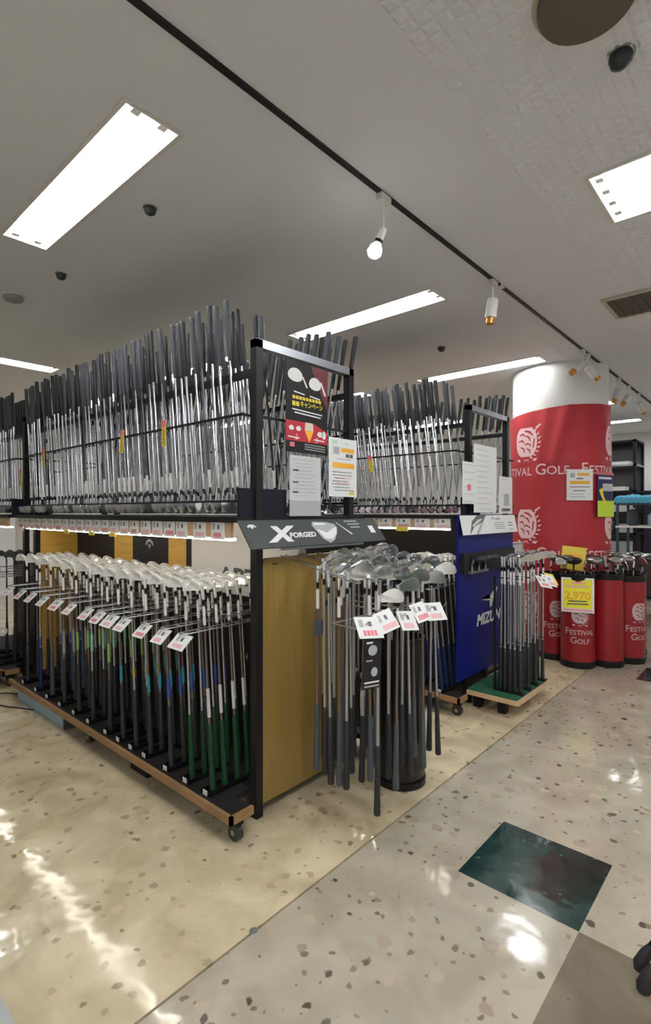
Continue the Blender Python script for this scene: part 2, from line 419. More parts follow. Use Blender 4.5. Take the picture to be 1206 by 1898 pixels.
# track and spots
TY = 1.333
t = thing('lighting_track', 'long black lighting track running along the ceiling', 'lighting track', (0, TY, ZC))
MB().box((-2.5, -0.010, -0.012), (3.1, 0.010, 0.002)).build('rail', 'track', t)
MB().box((3.13, -0.010, -0.012), (9.0, 0.010, 0.002)).build('rail', 'track', t)
MB().box((3.09, -0.015, -0.014), (3.14, 0.015, 0.001)).build('joint_cover', 'fitting_white', t)
def spot(x, kind, ax, label):
    t = thing('track_spotlight', label, 'spotlight', (x, TY, ZC-0.012), group='track spotlights')
    MB().box((-0.035, -0.016, -0.028), (0.035, 0.016, 0.001)).build('adapter', 'fitting_white', t)
    d = Vector(ax).normalized()
    if kind == 'bulb':
        MB().tube([(0,0,-0.027),(0,0,-0.15)], 0.0035, 6).build('stem', 'fitting_white', t)
        h = Vector((0, 0, -0.145))
        MB().tube([h, h + d*0.055], [0.016, 0.018], 12).build('socket', 'fitting_white', t, 40)
        MB().tube([h + d*0.052, h + d*0.066], 0.019, 12).build('black_ring', 'black_paint', t, 40)
        b0 = h + d*0.066
        MB().tube([b0, b0+d*0.02, b0+d*0.045, b0+d*0.062, b0+d*0.068], [0.014, 0.028, 0.033, 0.022, 0.006], 14).build('bulb', 'bulb', t, 60)
    else:
        MB().tube([(0,0,-0.027),(0,0,-0.12)], 0.005, 6).build('stem', 'fitting_white', t)
        h = Vector((0, 0, -0.11))
        MB().tube([h, h + d*0.012, h + d*0.115], [0.03, 0.034, 0.034], 16).build('can', 'fitting_white', t, 40)
        MB().tube([h + d*0.114, h + d*0.15], [0.026, 0.024], 14).build('brass_nose', 'brass_tip', t, 40)
spot(1.874, 'bulb', (-0.25, 0.32, -1), 'lit bare bulb spotlight hanging from the ceiling track')
spot(3.0, 'can', (-0.1, 0.1, -1), 'white can spotlight with amber nose between lit bulb and red column')
spot(4.80, 'can', (-0.75, 0.5, -0.75), 'white spotlight tilted towards the clubs in front of the column top')
spot(4.95, 'can', (0.6, -0.5, -0.8), 'white spotlight tilted away towards the aisle in front of the column top')
spot(6.05, 'can', (-0.2, 0.2, -0.9), 'white spotlight hanging straight on the far stretch of track')
spot(6.5, 'can', (-0.7, 0.3, -0.8), 'white spotlight leaning back on the far stretch of track')
spot(7.0, 'can', (0.5, -0.3, -0.8), 'white spotlight at the far end of the track')

# ================================================================== CLUB PROTOTYPES
def iron_head(lf=0.5, scale=1.0, flip=False, wedge=False):
    """axis +z from grip to head; origin of the head frame at the end of the hosel, blade towards +x"""
    out = [(-3,14),(2,3),(14,-2),(40,-4),(62,-2),(74,6),(79,20),(77,38),(70,50),(60,52),(40,42),(20,31),(8,27),(-2,24)]
    if wedge: out = [(-3,14),(2,2),(16,-4),(42,-6),(64,-3),(76,8),(80,24),(76,44),(66,54),(54,54),(36,44),(18,33),(8,28),(-2,24)]
    c = math.radians(62)
    ts, td = math.sin(c), math.cos(c)
    mb = MB(); n = len(out)
    cx = sum(p[0] for p in out)/n; cy = sum(p[1] for p in out)/n
    def P(t, q, wv):
        q2 = q/1000*scale; t2 = t/1000*scale; wv = wv/1000*scale
        return (ts*t2 + td*q2, wv + math.tan(lf)*q2*0.7, td*t2 - ts*q2)
    front = [P(t, q, 0) for t, q in out]
    back = [P(t, q, 19 - 14*min(1, max(0, (q+4)/50))) for t, q in out]
    b2 = [P(cx+(t-cx)*0.72, cy+(q-cy)*0.68, 16 - 11*min(1, max(0, (q+4)/50))) for t, q in out]
    b3 = [P(cx+(t-cx)*0.62, cy+(q-cy)*0.58, 6) for t, q in out]
    fs = [list(range(n))]
    for a, b_ in ((0, n), (n, 2*n), (2*n, 3*n)):
        for i in range(n): fs.append([a+i, a+(i+1) % n, b_+(i+1) % n, b_+i])
    fs.append(list(range(3*n, 4*n))[::-1])
    mb.add(front+back+b2+b3, fs)
    # hosel, down the axis
    hz = -ts*0.018*scale
    mb.tube([(0.0, 0.008, 0.006), (0.0, 0.004, hz-0.01), (0, 0, -0.052), (0, 0, -0.062)], [0.0085, 0.0078, 0.0068, 0.0066], 10)
    return mb
def wood_head(k_=1.0):
    mb = MB(); n = 12
    # flattened egg with a crown
    prof = []
    rings = []
    for i in range(8):
        ph = PI*i/7 - PI/2
        rr = math.cos(ph); zz = math.sin(ph)
        for k in range(n):
            a = 2*PI*k/n
            x = 0.045 + 0.056*rr*math.cos(a); y = 0.035 + 0.05*rr*math.sin(a)
            mb.v.append((x, y, 0.004 + (0.03 if zz < 0 else 0.02)*zz*1.0))
    for i in range(7):
        for k in range(n):
            k2 = (k+1) % n
            mb.f.append([i*n+k, i*n+k2, (i+1)*n+k2, (i+1)*n+k]); mb.m.append(0)
    mb.v = [(x*k_, y*k_, z*k_) for x, y, z in mb.v]
    mb.tube([(0.012, 0.01, -0.005), (0, 0, -0.035), (0, 0, -0.06)], [0.012, 0.008, 0.0068], 10)
    return mb
CLUBS = {}
def club_proto(key, L, head, head_m, shaft_m, grip_m, up=True, band=None, label=False, ferrule='black_gloss'):
    """up: head at the top, origin at the butt; else head down, origin under the toe"""
    hz = L - 0.042                                       # end of hosel frame along the axis
    if up:  F = lambda p: p
    else:   F = lambda p: (p[0], -p[1], L - p[2])
    def conv(mb): mb.v = [F(q) for q in mb.v]; return mb
    parts = []
    hm = MB(); hm.v = [(x, y, z+hz) for x, y, z in head.v]; hm.f = [list(f) for f in head.f]; hm.m = list(head.m)
    parts.append(('head', conv(hm).mesh('club_head', head_m, 35)))
    zt = hz - 0.06
    parts.append(('ferrule', conv(MB().tube([(0,0,zt+0.002),(0,0,zt-0.024)], [0.0068, 0.0054], 8)).mesh('ferrule', ferrule, 60)))
    parts.append(('shaft', conv(MB().tube([(0,0,zt-0.02),(0,0,0.27),(0,0,0.24)], [0.0049, 0.0070, 0.0074], 8)).mesh('shaft', shaft_m, 60)))
    parts.append(('grip', conv(MB().tube([(0,0,0.272),(0,0,0.268),(0,0,0.12),(0,0,0.012),(0,0,0.004),(0,0,0)], [0.0078, 0.0098, 0.0115, 0.0142, 0.0138, 0.0115], 10)).mesh('grip', grip_m, 60)))
    if band:
        parts.append(('shaft_band', conv(MB().tube([(0,0,band[1]),(0,0,band[2])], [0.0082, 0.0078], 8)).mesh('shaft_band', band[0], 60)))
    if label:
        parts.append(('label_sleeve', conv(MB().tube([(0,0,zt-0.03),(0,0,zt-0.11)], [0.0066, 0.0072], 8)).mesh('label_sleeve', 'board_white', 60)))
    CLUBS[key] = parts
def lean_rot(v, spin):
    v = Vector(v).normalized()
    return (Vector((0, 0, 1)).rotation_difference(v).to_matrix() @ Matrix.Rotation(spin, 3, 'Z'))
def club(key, loc, v, spin, label, group, name='iron_club', cat='golf club'):
    t = tag(obj(name, None, None, loc, lean_rot(v, spin).to_euler()), label, cat, group)
    for nm, me in CLUBS[key]: obj(nm, me, t)
    return t
STUFF = []
def stuff_club(key, loc, v, spin):
    STUFF.append((key, Matrix.Translation(loc) @ lean_rot(v, spin).to_4x4()))
DN = ['chrome head', 'white sleeve', 'satin shaft', 'dark head', 'graphite shaft', 'grey grip']
IR = [iron_head(0.45), iron_head(0.6), iron_head(0.75, 1.12, wedge=True)]
# head-down irons for the upper shelves
for i, (hm, sm, gm) in enumerate((('chrome', 'chrome', 'rubber'), ('satin_steel', 'chrome', 'rubber_grey'), ('chrome', 'satin_steel', 'rubber'),
                                   ('gunmetal', 'chrome', 'rubber'), ('satin_steel', 'graphite', 'rubber_grey'), ('chrome', 'chrome', 'rubber_grey'))):
    club_proto('dn%d' % i, 0.965 - 0.012*(i % 3), IR[i % 2], hm, sm, gm, up=False, label=(i in (1, 4)))
# head-up irons of the lower racks: one proto per column look
LOW = [('rubber_green', None, 'green grip'), ('rubber_green', ('band_white', 0.30, 0.42), 'green grip and white shaft band'),
       ('rubber', ('band_blue', 0.31, 0.40), 'black grip and blue shaft band'), ('rubber', ('band_gold', 0.34, 0.38), 'black grip and gold shaft band'),
       ('rubber', ('band_cyan', 0.29, 0.37), 'black grip and cyan shaft band'), ('rubber', ('band_lime', 0.36, 0.46), 'black grip and lime shaft band'),
       ('rubber', ('band_mint', 0.38, 0.48), 'black grip and mint shaft band'), ('rubber', ('band_grey', 0.30, 0.44), 'black grip and grey shaft band'),
       ('rubber_grey', None, 'grey grip'), ('rubber_blue', ('band_blue', 0.28, 0.34), 'blue grip and blue shaft band'),
       ('rubber', None, 'plain black grip')]
for i, (g, bnd, d) in enumerate(LOW):
    club_proto('lo%d' % i, 0.90, IR[i % 2], 'head_white', 'brown_shaft' if i % 3 else 'satin_steel', g, up=True, band=bnd, label=True)
club_proto('lo10d', 0.88, IR[0], 'gunmetal', 'graphite', 'rubber', up=True)
club_proto('wedge0', 0.90, IR[2], 'wedge_silver', 'satin_steel', 'rubber', up=True)
club_proto('wedge1', 0.885, IR[2], 'wedge_silver', 'brown_shaft', 'rubber_grey', up=True, label=True)
club_proto('blue', 0.90, IR[0], 'head_white', 'satin_steel', 'rubber_blue', up=True, label=True)
club_proto('miz', 0.90, IR[1], 'chrome', 'satin_steel', 'rubber', up=True, band=('band_grey', 0.275, 0.285), label=True)
club_proto('wood0', 1.0, wood_head(), 'black_gloss', 'graphite', 'rubber_red', up=True)
club_proto('wood1', 1.0, wood_head(), 'gunmetal', 'graphite', 'rubber', up=True)
club_proto('wood2', 1.0, wood_head(), 'satin_steel', 'chrome', 'rubber', up=True)
for i, (hm_, sm_) in enumerate((('black_gloss', 'graphite'), ('gunmetal', 'graphite'), ('satin_steel', 'chrome'))):
    club_proto('dwood%d' % i, 0.89, wood_head(1.2), hm_, sm_, 'rubber', up=True)
club_proto('dwedge', 0.87, IR[2], 'wedge_silver', 'chrome', 'rubber', up=True)

# ================================================================== GONDOLA RACKS
def gondola(loc, length, bh, sh, ph, label, spine, tray_ys, arm_x, wood_end=True):
    """bh/sh/ph: half depths of base planks, shelf and posts; tray_ys: (grip y, arm y) in local metres"""
    t = thing('club_rack', label, 'display rack', loc)
    L = length
    for s in (-1, 1):
        def xb(a, b_): return (min(s*a, s*b_), max(s*a, s*b_))
        a, b_ = xb(ph+0.018, bh-0.012)
        n0, n1 = xb(bh-0.115, bh-0.012)
        bp = MB().box((a, 0.022, 0.095), (b_, L-0.1, 0.122)).box((n0, -0.088, 0.095), (n1, 0.022, 0.122)).build('base_plank', 'board_black', t)
        a, b_ = xb(bh-0.014, bh)
        ed = MB().box((a, -0.1, 0.092), (b_, L-0.09, 0.125))
        a2, b2 = xb(bh-0.115, bh); ed.box((a2, -0.1, 0.092), (b2, -0.086, 0.125))
        ed.build('plank_edging', 'wood_edge', bp)
        for y in (-0.06, L/2, L-0.2):
            c = obj('caster', MB().box((-0.02, -0.025, 0.066), (0.02, 0.025, 0.0945)).mesh('caster', 'black_paint'), t, (s*(bh-0.055), y, 0))
            MB().tube([(-0.013, 0, 0.033), (0.013, 0, 0.033)], 0.033, 18).build('wheel', 'wheel', c, 50)
            MB().tube([(-0.017, 0, 0.033), (0.017, 0, 0.033)], 0.012, 12).build('hub_cap', 'metal_cap', c, 50)
        for y in (0.0, L):
            MB().box((s*ph-0.018, y-0.02, 0.0), (s*ph+0.018, y+0.02, 2.035)).build('post', 'black_paint', t)
        for z, r in ((1.90, 0.014), (1.71, 0.005), (1.345, 0.006)):
            MB().box((s*(ph if r > 0.01 else sh-0.06)-r, 0.0, z-r), (s*(ph if r > 0.01 else sh-0.06)+r, L, z+r)).build('side_rail', 'black_paint', t)
        for y in (0.015, L-0.015):
            for z in (1.71, 1.345):
                a, b_ = xb(ph, sh-0.055)
                MB().box((a, y-0.005, z-0.005), (b_, y+0.005, z+0.005)).build('rail_bracket', 'black_paint', t)
        # pale fascia and light strip under the shelf edge
        a, b_ = xb(sh-0.03, sh-0.015)
        MB().box((a, 0.03, 1.19), (b_, L, 1.256)).build('fascia', 'wood_pale', t)
        a, b_ = xb(sh-0.06, sh-0.03)
        n = 2; seg = (L-0.1)/n
        for k in range(n):
            MB().box((a, 0.05+k*seg, 1.178), (b_, 0.05+(k+1)*seg-0.03, 1.19)).build('light_strip', 'led', t)
    MB().box((-ph-0.018, -0.02, 2.0), (ph+0.018, 0.018, 2.036)).build('top_bar', 'steel_bar', t)
    MB().box((-ph-0.018, L-0.018, 2.0), (ph+0.018, L+0.02, 2.036)).build('top_bar', 'black_paint', t)
    MB().box((-sh, -0.012, 1.256), (sh, L+0.02, 1.28)).build('shelf', 'black_paint', t)
    MB().box((-ph-0.1, -0.006, 1.28), (-ph+0.17, 0.006, 1.40)).build('end_plate', 'black_plate', t)
    for z in (1.71,):
        MB().box((-ph, -0.005, z-0.005), (ph, 0.005, z+0.005)).build('cross_rail', 'black_paint', t)
    MB().box((-ph+0.018, 0.022, 0.09), (ph-0.018, L-0.022, 0.118)).build('base_board', 'board_black', t)
    # spine
    MB().box((-0.02, 0.01, 0.09), (0.02, L, 0.90)).build('spine_board', 'board_black', t)
    for y0, y1, m in spine:
        MB().box((-0.024, y0, 0.86), (0.024, y1, 1.256)).build('spine_panel', m, t)
    if wood_end:
        x0, x1, z0, z1, r = -ph+0.02, ph-0.02, 0.05, 1.10, 0.03
        o = [(x0, z0), (x1, z0), (x1, z1-r), (x1-r*0.3, z1-r*0.3), (x1-r, z1), (x0+r, z1), (x0+r*0.3, z1-r*0.3), (x0, z1-r)]
        MB().prism([(x, z*1.1) for x, z in o], L-0.012, L+0.012).build('end_panel', 'wood_gold', t)  # far panel in brighter wood: light of the strips put into its colour
        ep = MB().prism(o, -0.015, 0.006).build('end_panel', 'wood_panel', t)
        MB().box((x0+0.06, -0.0165, z1-0.03), (x0+0.085, -0.014, z1-0.024)).build('slot', 'black_paint', ep)
    tray = MB().box((-0.20, -0.03, 0), (0.0, 0.03, 0.004)).box((-0.20, -0.03, 0), (0.0, -0.026, 0.018)).box((-0.20, 0.026, 0), (0.0, 0.03, 0.018)).mesh('grip_tray', 'black_gloss')
    stk = MB().box((-0.203, -0.014, 0.002), (-0.2, 0.014, 0.022)).mesh('tray_sticker', 'card')
    arm = MB()
    for yy in (-0.022, 0.022): arm.tube([(0, yy, 0), (arm_x, yy, 0), (arm_x-0.015, yy*0.5, 0.0), (arm_x-0.02, 0, 0.0)], 0.0032, 6)
    for k in range(6): arm.tube([(arm_x + 0.07*k, -0.022, 0), (arm_x + 0.07*k, 0.022, 0)], 0.0025, 5)
    for yy in (-0.022, 0.022): arm.tube([(0, yy, 0.045), (arm_x+0.2, yy, 0.045), (arm_x+0.19, yy, 0.0)], 0.0028, 5)
    armm = arm.mesh('holder_arm', 'steel_bar', 50)
    for gy, ay in tray_ys:
        tr = obj('grip_tray', tray, t, (-bh+0.235, gy, 0.1218)); obj('tray_sticker', stk, tr)
        obj('holder_arm', armm, t, (-0.018, ay, 0.79))
    return t

# fixture 1
F1 = (1.77, 1.70, 0.0); L1 = 2.50
def ysp(px): return on_x(px, 1020, 1.746).y - F1[1]
spine1 = [(0.03, ysp(355), 'board_white'), (ysp(355), ysp(345), 'board_black'), (ysp(345), ysp(312), 'wood_gold'), (ysp(312), ysp(246), 'board_black'),
          (ysp(246), ysp(212), 'wood_gold'), (ysp(212), ysp(108), 'board_black'), (ysp(108), 2.5, 'wood_gold')]
spine1 = [(a, min(b, 2.47), m) for a, b, m in spine1 if b > a and a < 2.4]
TAGY = [1.90, 2.05, 2.21, 2.40, 2.53, 2.66, 2.80, 3.01, 3.20, 3.40, 3.60, 3.79, 4.02]
trays1 = [(y - 0.085 - F1[1], y - F1[1]) for y in TAGY]
rack1 = gondola(F1, L1, 0.525, 0.44, 0.31, 'long black framed club rack with wooden end panel and casters', spine1, trays1, -0.52)
# fixture 2
F2 = (3.63, 1.65, 0.0); L2 = 1.9
trays2 = [(0.06 + 0.17*k, 0.13 + 0.17*k) for k in range(6)]
rack2 = gondola(F2, L2, 0.64, 0.53, 0.315, 'black framed club rack with blue end panel beside the column', [(0.03, 1.85, 'board_black')], trays2, -0.6, wood_end=False)

# ------------------------------------------------------------------ upper shelf clubs
def rv(a): return random.uniform(-a, a)
ZS = 1.281
for row, x in enumerate((1.415, 1.525, 1.635)):
    n = 40
    for k in range(n):
        y = 1.775 + 0.0615*k + (0.03 if row == 1 else 0) + rv(0.006)
        if y > 4.21: continue
        key = 'dn%d' % random.choice((0, 0, 1, 2, 3, 3, 4, 4, 5))
        v = (rv(0.012), 0.115 + rv(0.022), 1)
        a = ((x + rv(0.006), y - 0.01, ZS), v, PI + 0.28 + rv(0.08))
        if row < 2:
            club(key, *a, 'upper shelf iron with %s, front rack %s row' % (DN[int(key[2])], 'outer' if row == 0 else 'inner'), 'upper irons, front rack, row %d, %s' % (row+1, DN[int(key[2])]))
        else: stuff_club(key, *a)
for row, x in enumerate((2.125, 2.015, 1.905)):
    for k in range(39):
        y = 1.885 + 0.0615*k + rv(0.006)
        key = 'dn%d' % random.choice((0, 1, 2, 3, 5, 5))
        a = ((x + rv(0.006), y, ZS), (0.05 + rv(0.012), -0.15 + rv(0.02), 1), 0.28 + rv(0.08))
        if y > 4.2: continue
        if row < 2 and k < 13:
            club(key, *a, 'upper shelf iron with %s, far side of front rack' % DN[int(key[2])], 'upper irons, far side of front rack, ' + DN[int(key[2])])
        else: stuff_club(key, *a)
for row, x in enumerate((3.19, 3.30, 3.41)):
    for k in range(29):
        y = 1.715 + 0.0615*k + rv(0.006)
        if y > 3.46: continue
        key = 'dn%d' % random.choice((0, 0, 1, 2, 3, 4, 5))
        a = ((x + rv(0.006), y, ZS), (rv(0.012), 0.115 + rv(0.02), 1), PI + 0.28 + rv(0.08))
        if row < 2 and k < 17:
            club(key, *a, 'upper shelf iron with %s, near side of blue ended rack' % DN[int(key[2])], 'upper irons, blue ended rack, ' + DN[int(key[2])])
        else: stuff_club(key, *a)
for row, x in enumerate((4.07, 3.96)):
    for k in range(28):
        y = 1.79 + 0.0615*k + rv(0.006)
        if y > 3.46: continue
        key = 'dn%d' % random.choice((0, 1, 2, 5))
        a = ((x + rv(0.006), y, ZS), (0.02, -0.115 + rv(0.02), 1), 0.28 + rv(0.08))
        if row == 0 and k < 8:
            club(key, *a, 'upper shelf iron with %s, column side of blue ended rack' % DN[int(key[2])], 'upper irons, column side of blue ended rack, ' + DN[int(key[2])])
        else: stuff_club(key, *a)
# ------------------------------------------------------------------ lower rack clubs
cols = [1, 0, 2, 4, 3, 4, 5, 6, 5, 7, 8, 9, 10]
for j, ((gy, ay), li) in enumerate(zip(trays1, cols)):
    for k in range(6):
        x = 1.315 + 0.066*k + rv(0.004)
        lean = (ay - gy) / 0.66
        key = 'lo%d' % li
        club(key, (x, F1[1] + gy, 0.1262), (0.03 + rv(0.008), lean + rv(0.012), 1), PI/2 + 0.35 + rv(0.1),
             'iron with %s in the front rack lower tier' % LOW[li][2], 'lower tier irons with ' + LOW[li][2])
for j, (gy, ay) in enumerate(trays2[:2]):
    for k in range(6):
        club('blue', (3.06 + 0.07*k, F2[1] + gy, 0.1262), (0.03, (ay-gy)/0.66 + rv(0.012), 1), PI/2 + 0.35 + rv(0.08),
             'iron with blue grip and pale head in the lower tier beside the blue end panel', 'blue gripped irons, blue ended rack')

# ================================================================== CARDS, SIGNS, POSTERS
def sheet(name, wd, ht, m, label, cat, loc, rot, prints=(), group=None, thick=0.002):
    """card in local xz, front towards -y, origin at bottom centre"""
    o = MB().box((-wd/2, 0, 0), (wd/2, thick, ht)).build(name, m)
    o.location = loc; o.rotation_euler = rot
    tag(o, label, cat, group)
    by_m = {}
    for x0, z0, x1, z1, pm in prints:
        by_m.setdefault(pm, MB()).poly([(x0, z0), (x1, z0), (x1, z1), (x0, z1)], flat(-0.0012))
    for pm, mb in by_m.items(): mb.build('printed_mark', pm, o)
    return o
def lettering(o, body, size, m, x, z, y=-0.0016, **kw):
    return text_mb(body, size, flat(y, x, z), **kw).build('lettering', m, o)
# shelf edge price cards
def card_print(wd, ht, k):
    pr = [(-wd*0.38, ht*0.52, -wd*0.2, ht*0.86, 'print_grey'), (-0.01*wd, ht*0.55, wd*0.14, ht*0.78, 'print_dark')]
    n = 4 + k % 2
    for i in range(n): pr.append((-wd*0.3 + i*wd*0.15, ht*0.12, -wd*0.3 + i*wd*0.15 + wd*0.11, ht*0.36, 'print_pink' if k % 3 else 'print_red'))
    return pr
RX = (0, 0, -PI/2)            # front towards -x
pxs = [437, 402, 368, 335, 312, 290, 268, 247, 228, 210, 193, 177, 162, 147, 133, 119, 106, 93, 81, 69, 58, 47, 37]
for i, px in enumerate(pxs[1:]):
    y = on_x(px, 980, 1.335).y
    if y > 4.22: break
    wn = abs(on_x(px-0, 980, 1.335).y - on_x(px+13, 980, 1.335).y)*1.9
    sheet('price_card', 0.092, 0.078, 'card', 'white price card with pink figures on the front rack shelf edge', 'price card', (1.3385, y, 1.184), RX, card_print(0.092, 0.078, i), 'shelf edge price cards, front rack', 0.003)
for i in range(9):
    y = 1.735 + 0.155*i
    sheet('price_card', 0.12, 0.07, 'card', 'white price card on the shelf edge of the blue ended rack', 'price card', (3.1085, y, 1.19), RX, card_print(0.12, 0.07, i+1), 'shelf edge price cards, blue ended rack', 0.003)
for i, y in enumerate((2.05, )):
    sheet('yellow_shelf_tag', 0.1, 0.03, 'print_yellow', 'small yellow tag under the shelf edge cards of the blue ended rack', 'price tag', (3.104, y, 1.165), RX)
for i, y in enumerate((2.75, 3.0, 3.35)):
    sheet('yellow_shelf_tag', 0.07, 0.02, 'print_yellow', 'small yellow tag hanging by the light strip of the front rack', 'price tag', (1.334, y, 1.166), RX, group='yellow tags under the front rack shelf')
# arm end price tags of the lower tier (tilted back)
for i, y in enumerate(TAGY):
    sheet('tilted_price_tag', 0.088 if i % 4 else 0.11, 0.075, 'card', 'tilted white price tag at a holder arm end of the front rack', 'price tag', (1.185, y, 0.733), (-math.radians(48), 0, -PI/2), card_print(0.088, 0.075, i+1), 'tilted tags of the lower tier', 0.003)
# red and yellow hanging strips among the upper clubs
for i, (px, py) in enumerate(((222, 818), (301, 803), (78, 850), (36, 885))):
    p = on_x(px, py, 1.345)
    if p.y > 4.3: p = on_x(28, py, 1.345)
    o = sheet('hanging_sale_strip', 0.036, 0.125, 'print_yellow', 'yellow sale strip with red top hanging among the front rack shafts', 'sale tag', (1.352, p.y, p.z-0.062), (0, (0.14 if i == 0 else 0), -PI/2),
          [(-0.018, 0.09, 0.018, 0.125, 'print_red')] + [(-0.010 + 0.004*(q % 2), 0.01+0.011*q, 0.010, 0.015+0.011*q, 'print_dark') for q in range(7)], 'yellow sale strips')
o = sheet('hanging_sale_strip', 0.036, 0.125, 'print_yellow', 'yellow sale strip hanging among the shafts of the blue ended rack', 'sale tag', (3.13, 2.34, 1.60), (0, -0.14, -PI/2), [(-0.018, 0.09, 0.018, 0.125, 'print_red')])

# slate header sign
sgn = MB().box((-0.46, 0, 0), (0.46, 0.006, 0.142)).build('header_sign', 'sign_slate')
sgn.location = (1.80, 1.592, 1.152); sgn.rotation_euler = (math.radians(-37), 0, 0)
tag(sgn, 'tilted slate header sign with white X lettering and wedge picture above wooden panel', 'sign')
lettering(sgn, 'X', 0.105, 'print_white', -0.275, 0.062, shear=0.35, bold=0.006, sx=1.5)
lettering(sgn, 'FORGED', 0.036, 'print_white', -0.135, 0.056, shear=0.25, bold=0.0015, sx=1.2)
# little chevron emblem
em = MB()
for k in range(8):
    a0, a1 = PI*0.12 + PI*0.76*k/8, PI*0.12 + PI*0.76*(k+1)/8
    em.poly([(-0.405+0.027*math.cos(a0), 0.098+0.022*math.sin(a0)), (-0.405+0.027*math.cos(a1), 0.098+0.022*math.sin(a1)),
             (-0.405+0.019*math.cos(a1), 0.098+0.013*math.sin(a1)), (-0.405+0.019*math.cos(a0), 0.098+0.013*math.sin(a0))], flat())
em.poly([(-0.417, 0.107), (-0.405, 0.096), (-0.393, 0.107), (-0.405, 0.111)], flat())
em.build('emblem', 'print_white', sgn)
hd = MB(); hd.poly([(-0.045, 0.108), (-0.03, 0.128), (0.06, 0.124), (0.115, 0.112), (0.125, 0.09), (0.10, 0.055), (0.06, 0.02), (0.02, 0.005), (-0.015, 0.03)], flat(-0.0012))
hd.build('wedge_picture', 'print_grey', sgn)
hd = MB(); hd.poly([(-0.025, 0.085), (0.035, 0.062), (0.06, 0.075), (0.118, 0.095), (0.10, 0.06), (0.05, 0.025), (0.0, 0.03)], flat(-0.0018))
hd.poly([(-0.035, 0.108), (-0.025, 0.12), (0.05, 0.117), (0.05, 0.108)], flat(-0.0018)); hd.poly([(0.13, 0.122), (0.137, 0.12), (0.215, 0.05), (0.205, 0.045)], flat(-0.0018))
hd.build('wedge_highlight', 'card', sgn)
tx = MB()
for z, a, b_ in ((0.122, 0.2, 0.30), (0.104, 0.215, 0.31), (0.085, 0.225, 0.30)): tx.poly([(a, z), (b_, z), (b_, z+0.008), (a, z+0.008)], flat())
tx.build('small_print', 'print_grey', sgn)
MB().poly([(0.37, 0.05), (0.41, 0.05), (0.41, 0.095), (0.37, 0.095)], flat()).build('sticker', 'card', sgn)

# campaign poster and sheets on the rack end
EY = 1.668
po = sheet('campaign_poster', 0.278, 0.41, 'poster_black', 'black and maroon campaign poster with club heads and gold lettering', 'poster', (1.74, EY, 1.57), (0, 0, 0))
MB().poly([(0.02, 0.41), (0.139, 0.41), (0.139, 0.21), (0.10, 0.27)], flat(-0.0011)).build('maroon_sweep', 'poster_maroon', po)
MB().poly([(-0.139, 0.052), (0.139, 0.052), (0.139, 0.11), (0.05, 0.14), (0.03, 0.142), (-0.139, 0.142)], flat(-0.0011)).build('red_band', 'poster_red', po)
wh = MB()
for k, (cxp, czp, ax, az) in enumerate(((-0.08, 0.345, 0.048, 0.033), (0.05, 0.325, 0.042, 0.032), (-0.105, 0.108, 0.016, 0.012), (-0.06, 0.108, 0.016, 0.012), (0.085, 0.095, 0.02, 0.014), (0.112, 0.092, 0.014, 0.02))):
    wh.poly([(cxp+ax*math.cos(2*PI*q/14), czp+az*math.sin(2*PI*q/14)*(1.1 if q < 8 else 0.8)) for q in range(14)], flat())
wh.poly([(0.085, 0.345), (0.096, 0.345), (0.128, 0.285), (0.115, 0.285)], flat())
wh.poly([(-0.035, 0.345), (-0.028, 0.35), (0.0, 0.305), (-0.008, 0.3)], flat())
for z, a, b_ in ((0.272, -0.09, -0.02), (0.265, 0.015, 0.085), (0.192, -0.1, 0.10), (0.178, -0.085, 0.09)): wh.poly([(a, z), (b_, z-0.006), (b_, z+0.0), (a, z+0.006)], flat())
for a in (-0.115, 0.055): wh.poly([(a-0.012, 0.066), (a+0.06, 0.063), (a+0.06, 0.069), (a-0.012, 0.072)], flat())
wh.build('white_print', 'print_white', po)
lettering(po, '2', 0.034, 'print_white', -0.075, 0.07, shear=0.2)
lettering(po, '3', 0.034, 'print_white', 0.06, 0.066, shear=0.2)
lettering(po, 'キャンペーン', 0.030, 'print_yellow', 0.027, 0.222, bold=0.0008, sx=0.85)
yl = MB()
for q in (-0.1, -0.076): yl.poly([(q, 0.211), (q+0.02, 0.210), (q+0.02, 0.231), (q, 0.232)], flat())
for q in range(9): yl.poly([(-0.098 + 0.0215*q, 0.243), (-0.098 + 0.0215*q+0.017, 0.242), (-0.098 + 0.0215*q+0.017, 0.256), (-0.098 + 0.0215*q, 0.258)], flat())
yl.build('gold_print', 'print_yellow', po)
MB().poly([(-0.02, 0.105), (0.04, 0.105), (0.012, 0.052)], flat(-0.0014)).build('gold_wedge', 'print_orange', po)
MB().poly([(-0.02, 0.106), (0.04, 0.106), (0.035, 0.143), (-0.015, 0.143)], flat(-0.0014)).build('gift_picture', 'print_skin', po)
MB().poly([(-0.115, 0.025), (-0.085, 0.025), (-0.085, 0.045), (-0.115, 0.045)], flat()).build('red_stamp', 'print_red', po)
sp = MB()
for q in range(3): sp.poly([(-0.02, 0.018+0.011*q), (0.12, 0.015+0.011*q), (0.12, 0.019+0.011*q), (-0.02, 0.022+0.011*q)], flat())
sp.build('small_print', 'print_grey', po)
def text_rows(wd, z0, z1, n, m='print_grey', seed=1):
    rr = random.Random(seed); pr = []
    for i in range(n):
        z = z0 + (z1-z0)*i/max(1, n-1); a = -wd*rr.uniform(0.3, 0.44); b_ = wd*rr.uniform(0.05, 0.44)
        x = a
        while x < b_:
            l = rr.uniform(0.01, 0.03); pr.append((x, z, min(b_, x+l), z+0.0035, m)); x += l + 0.004
    return pr
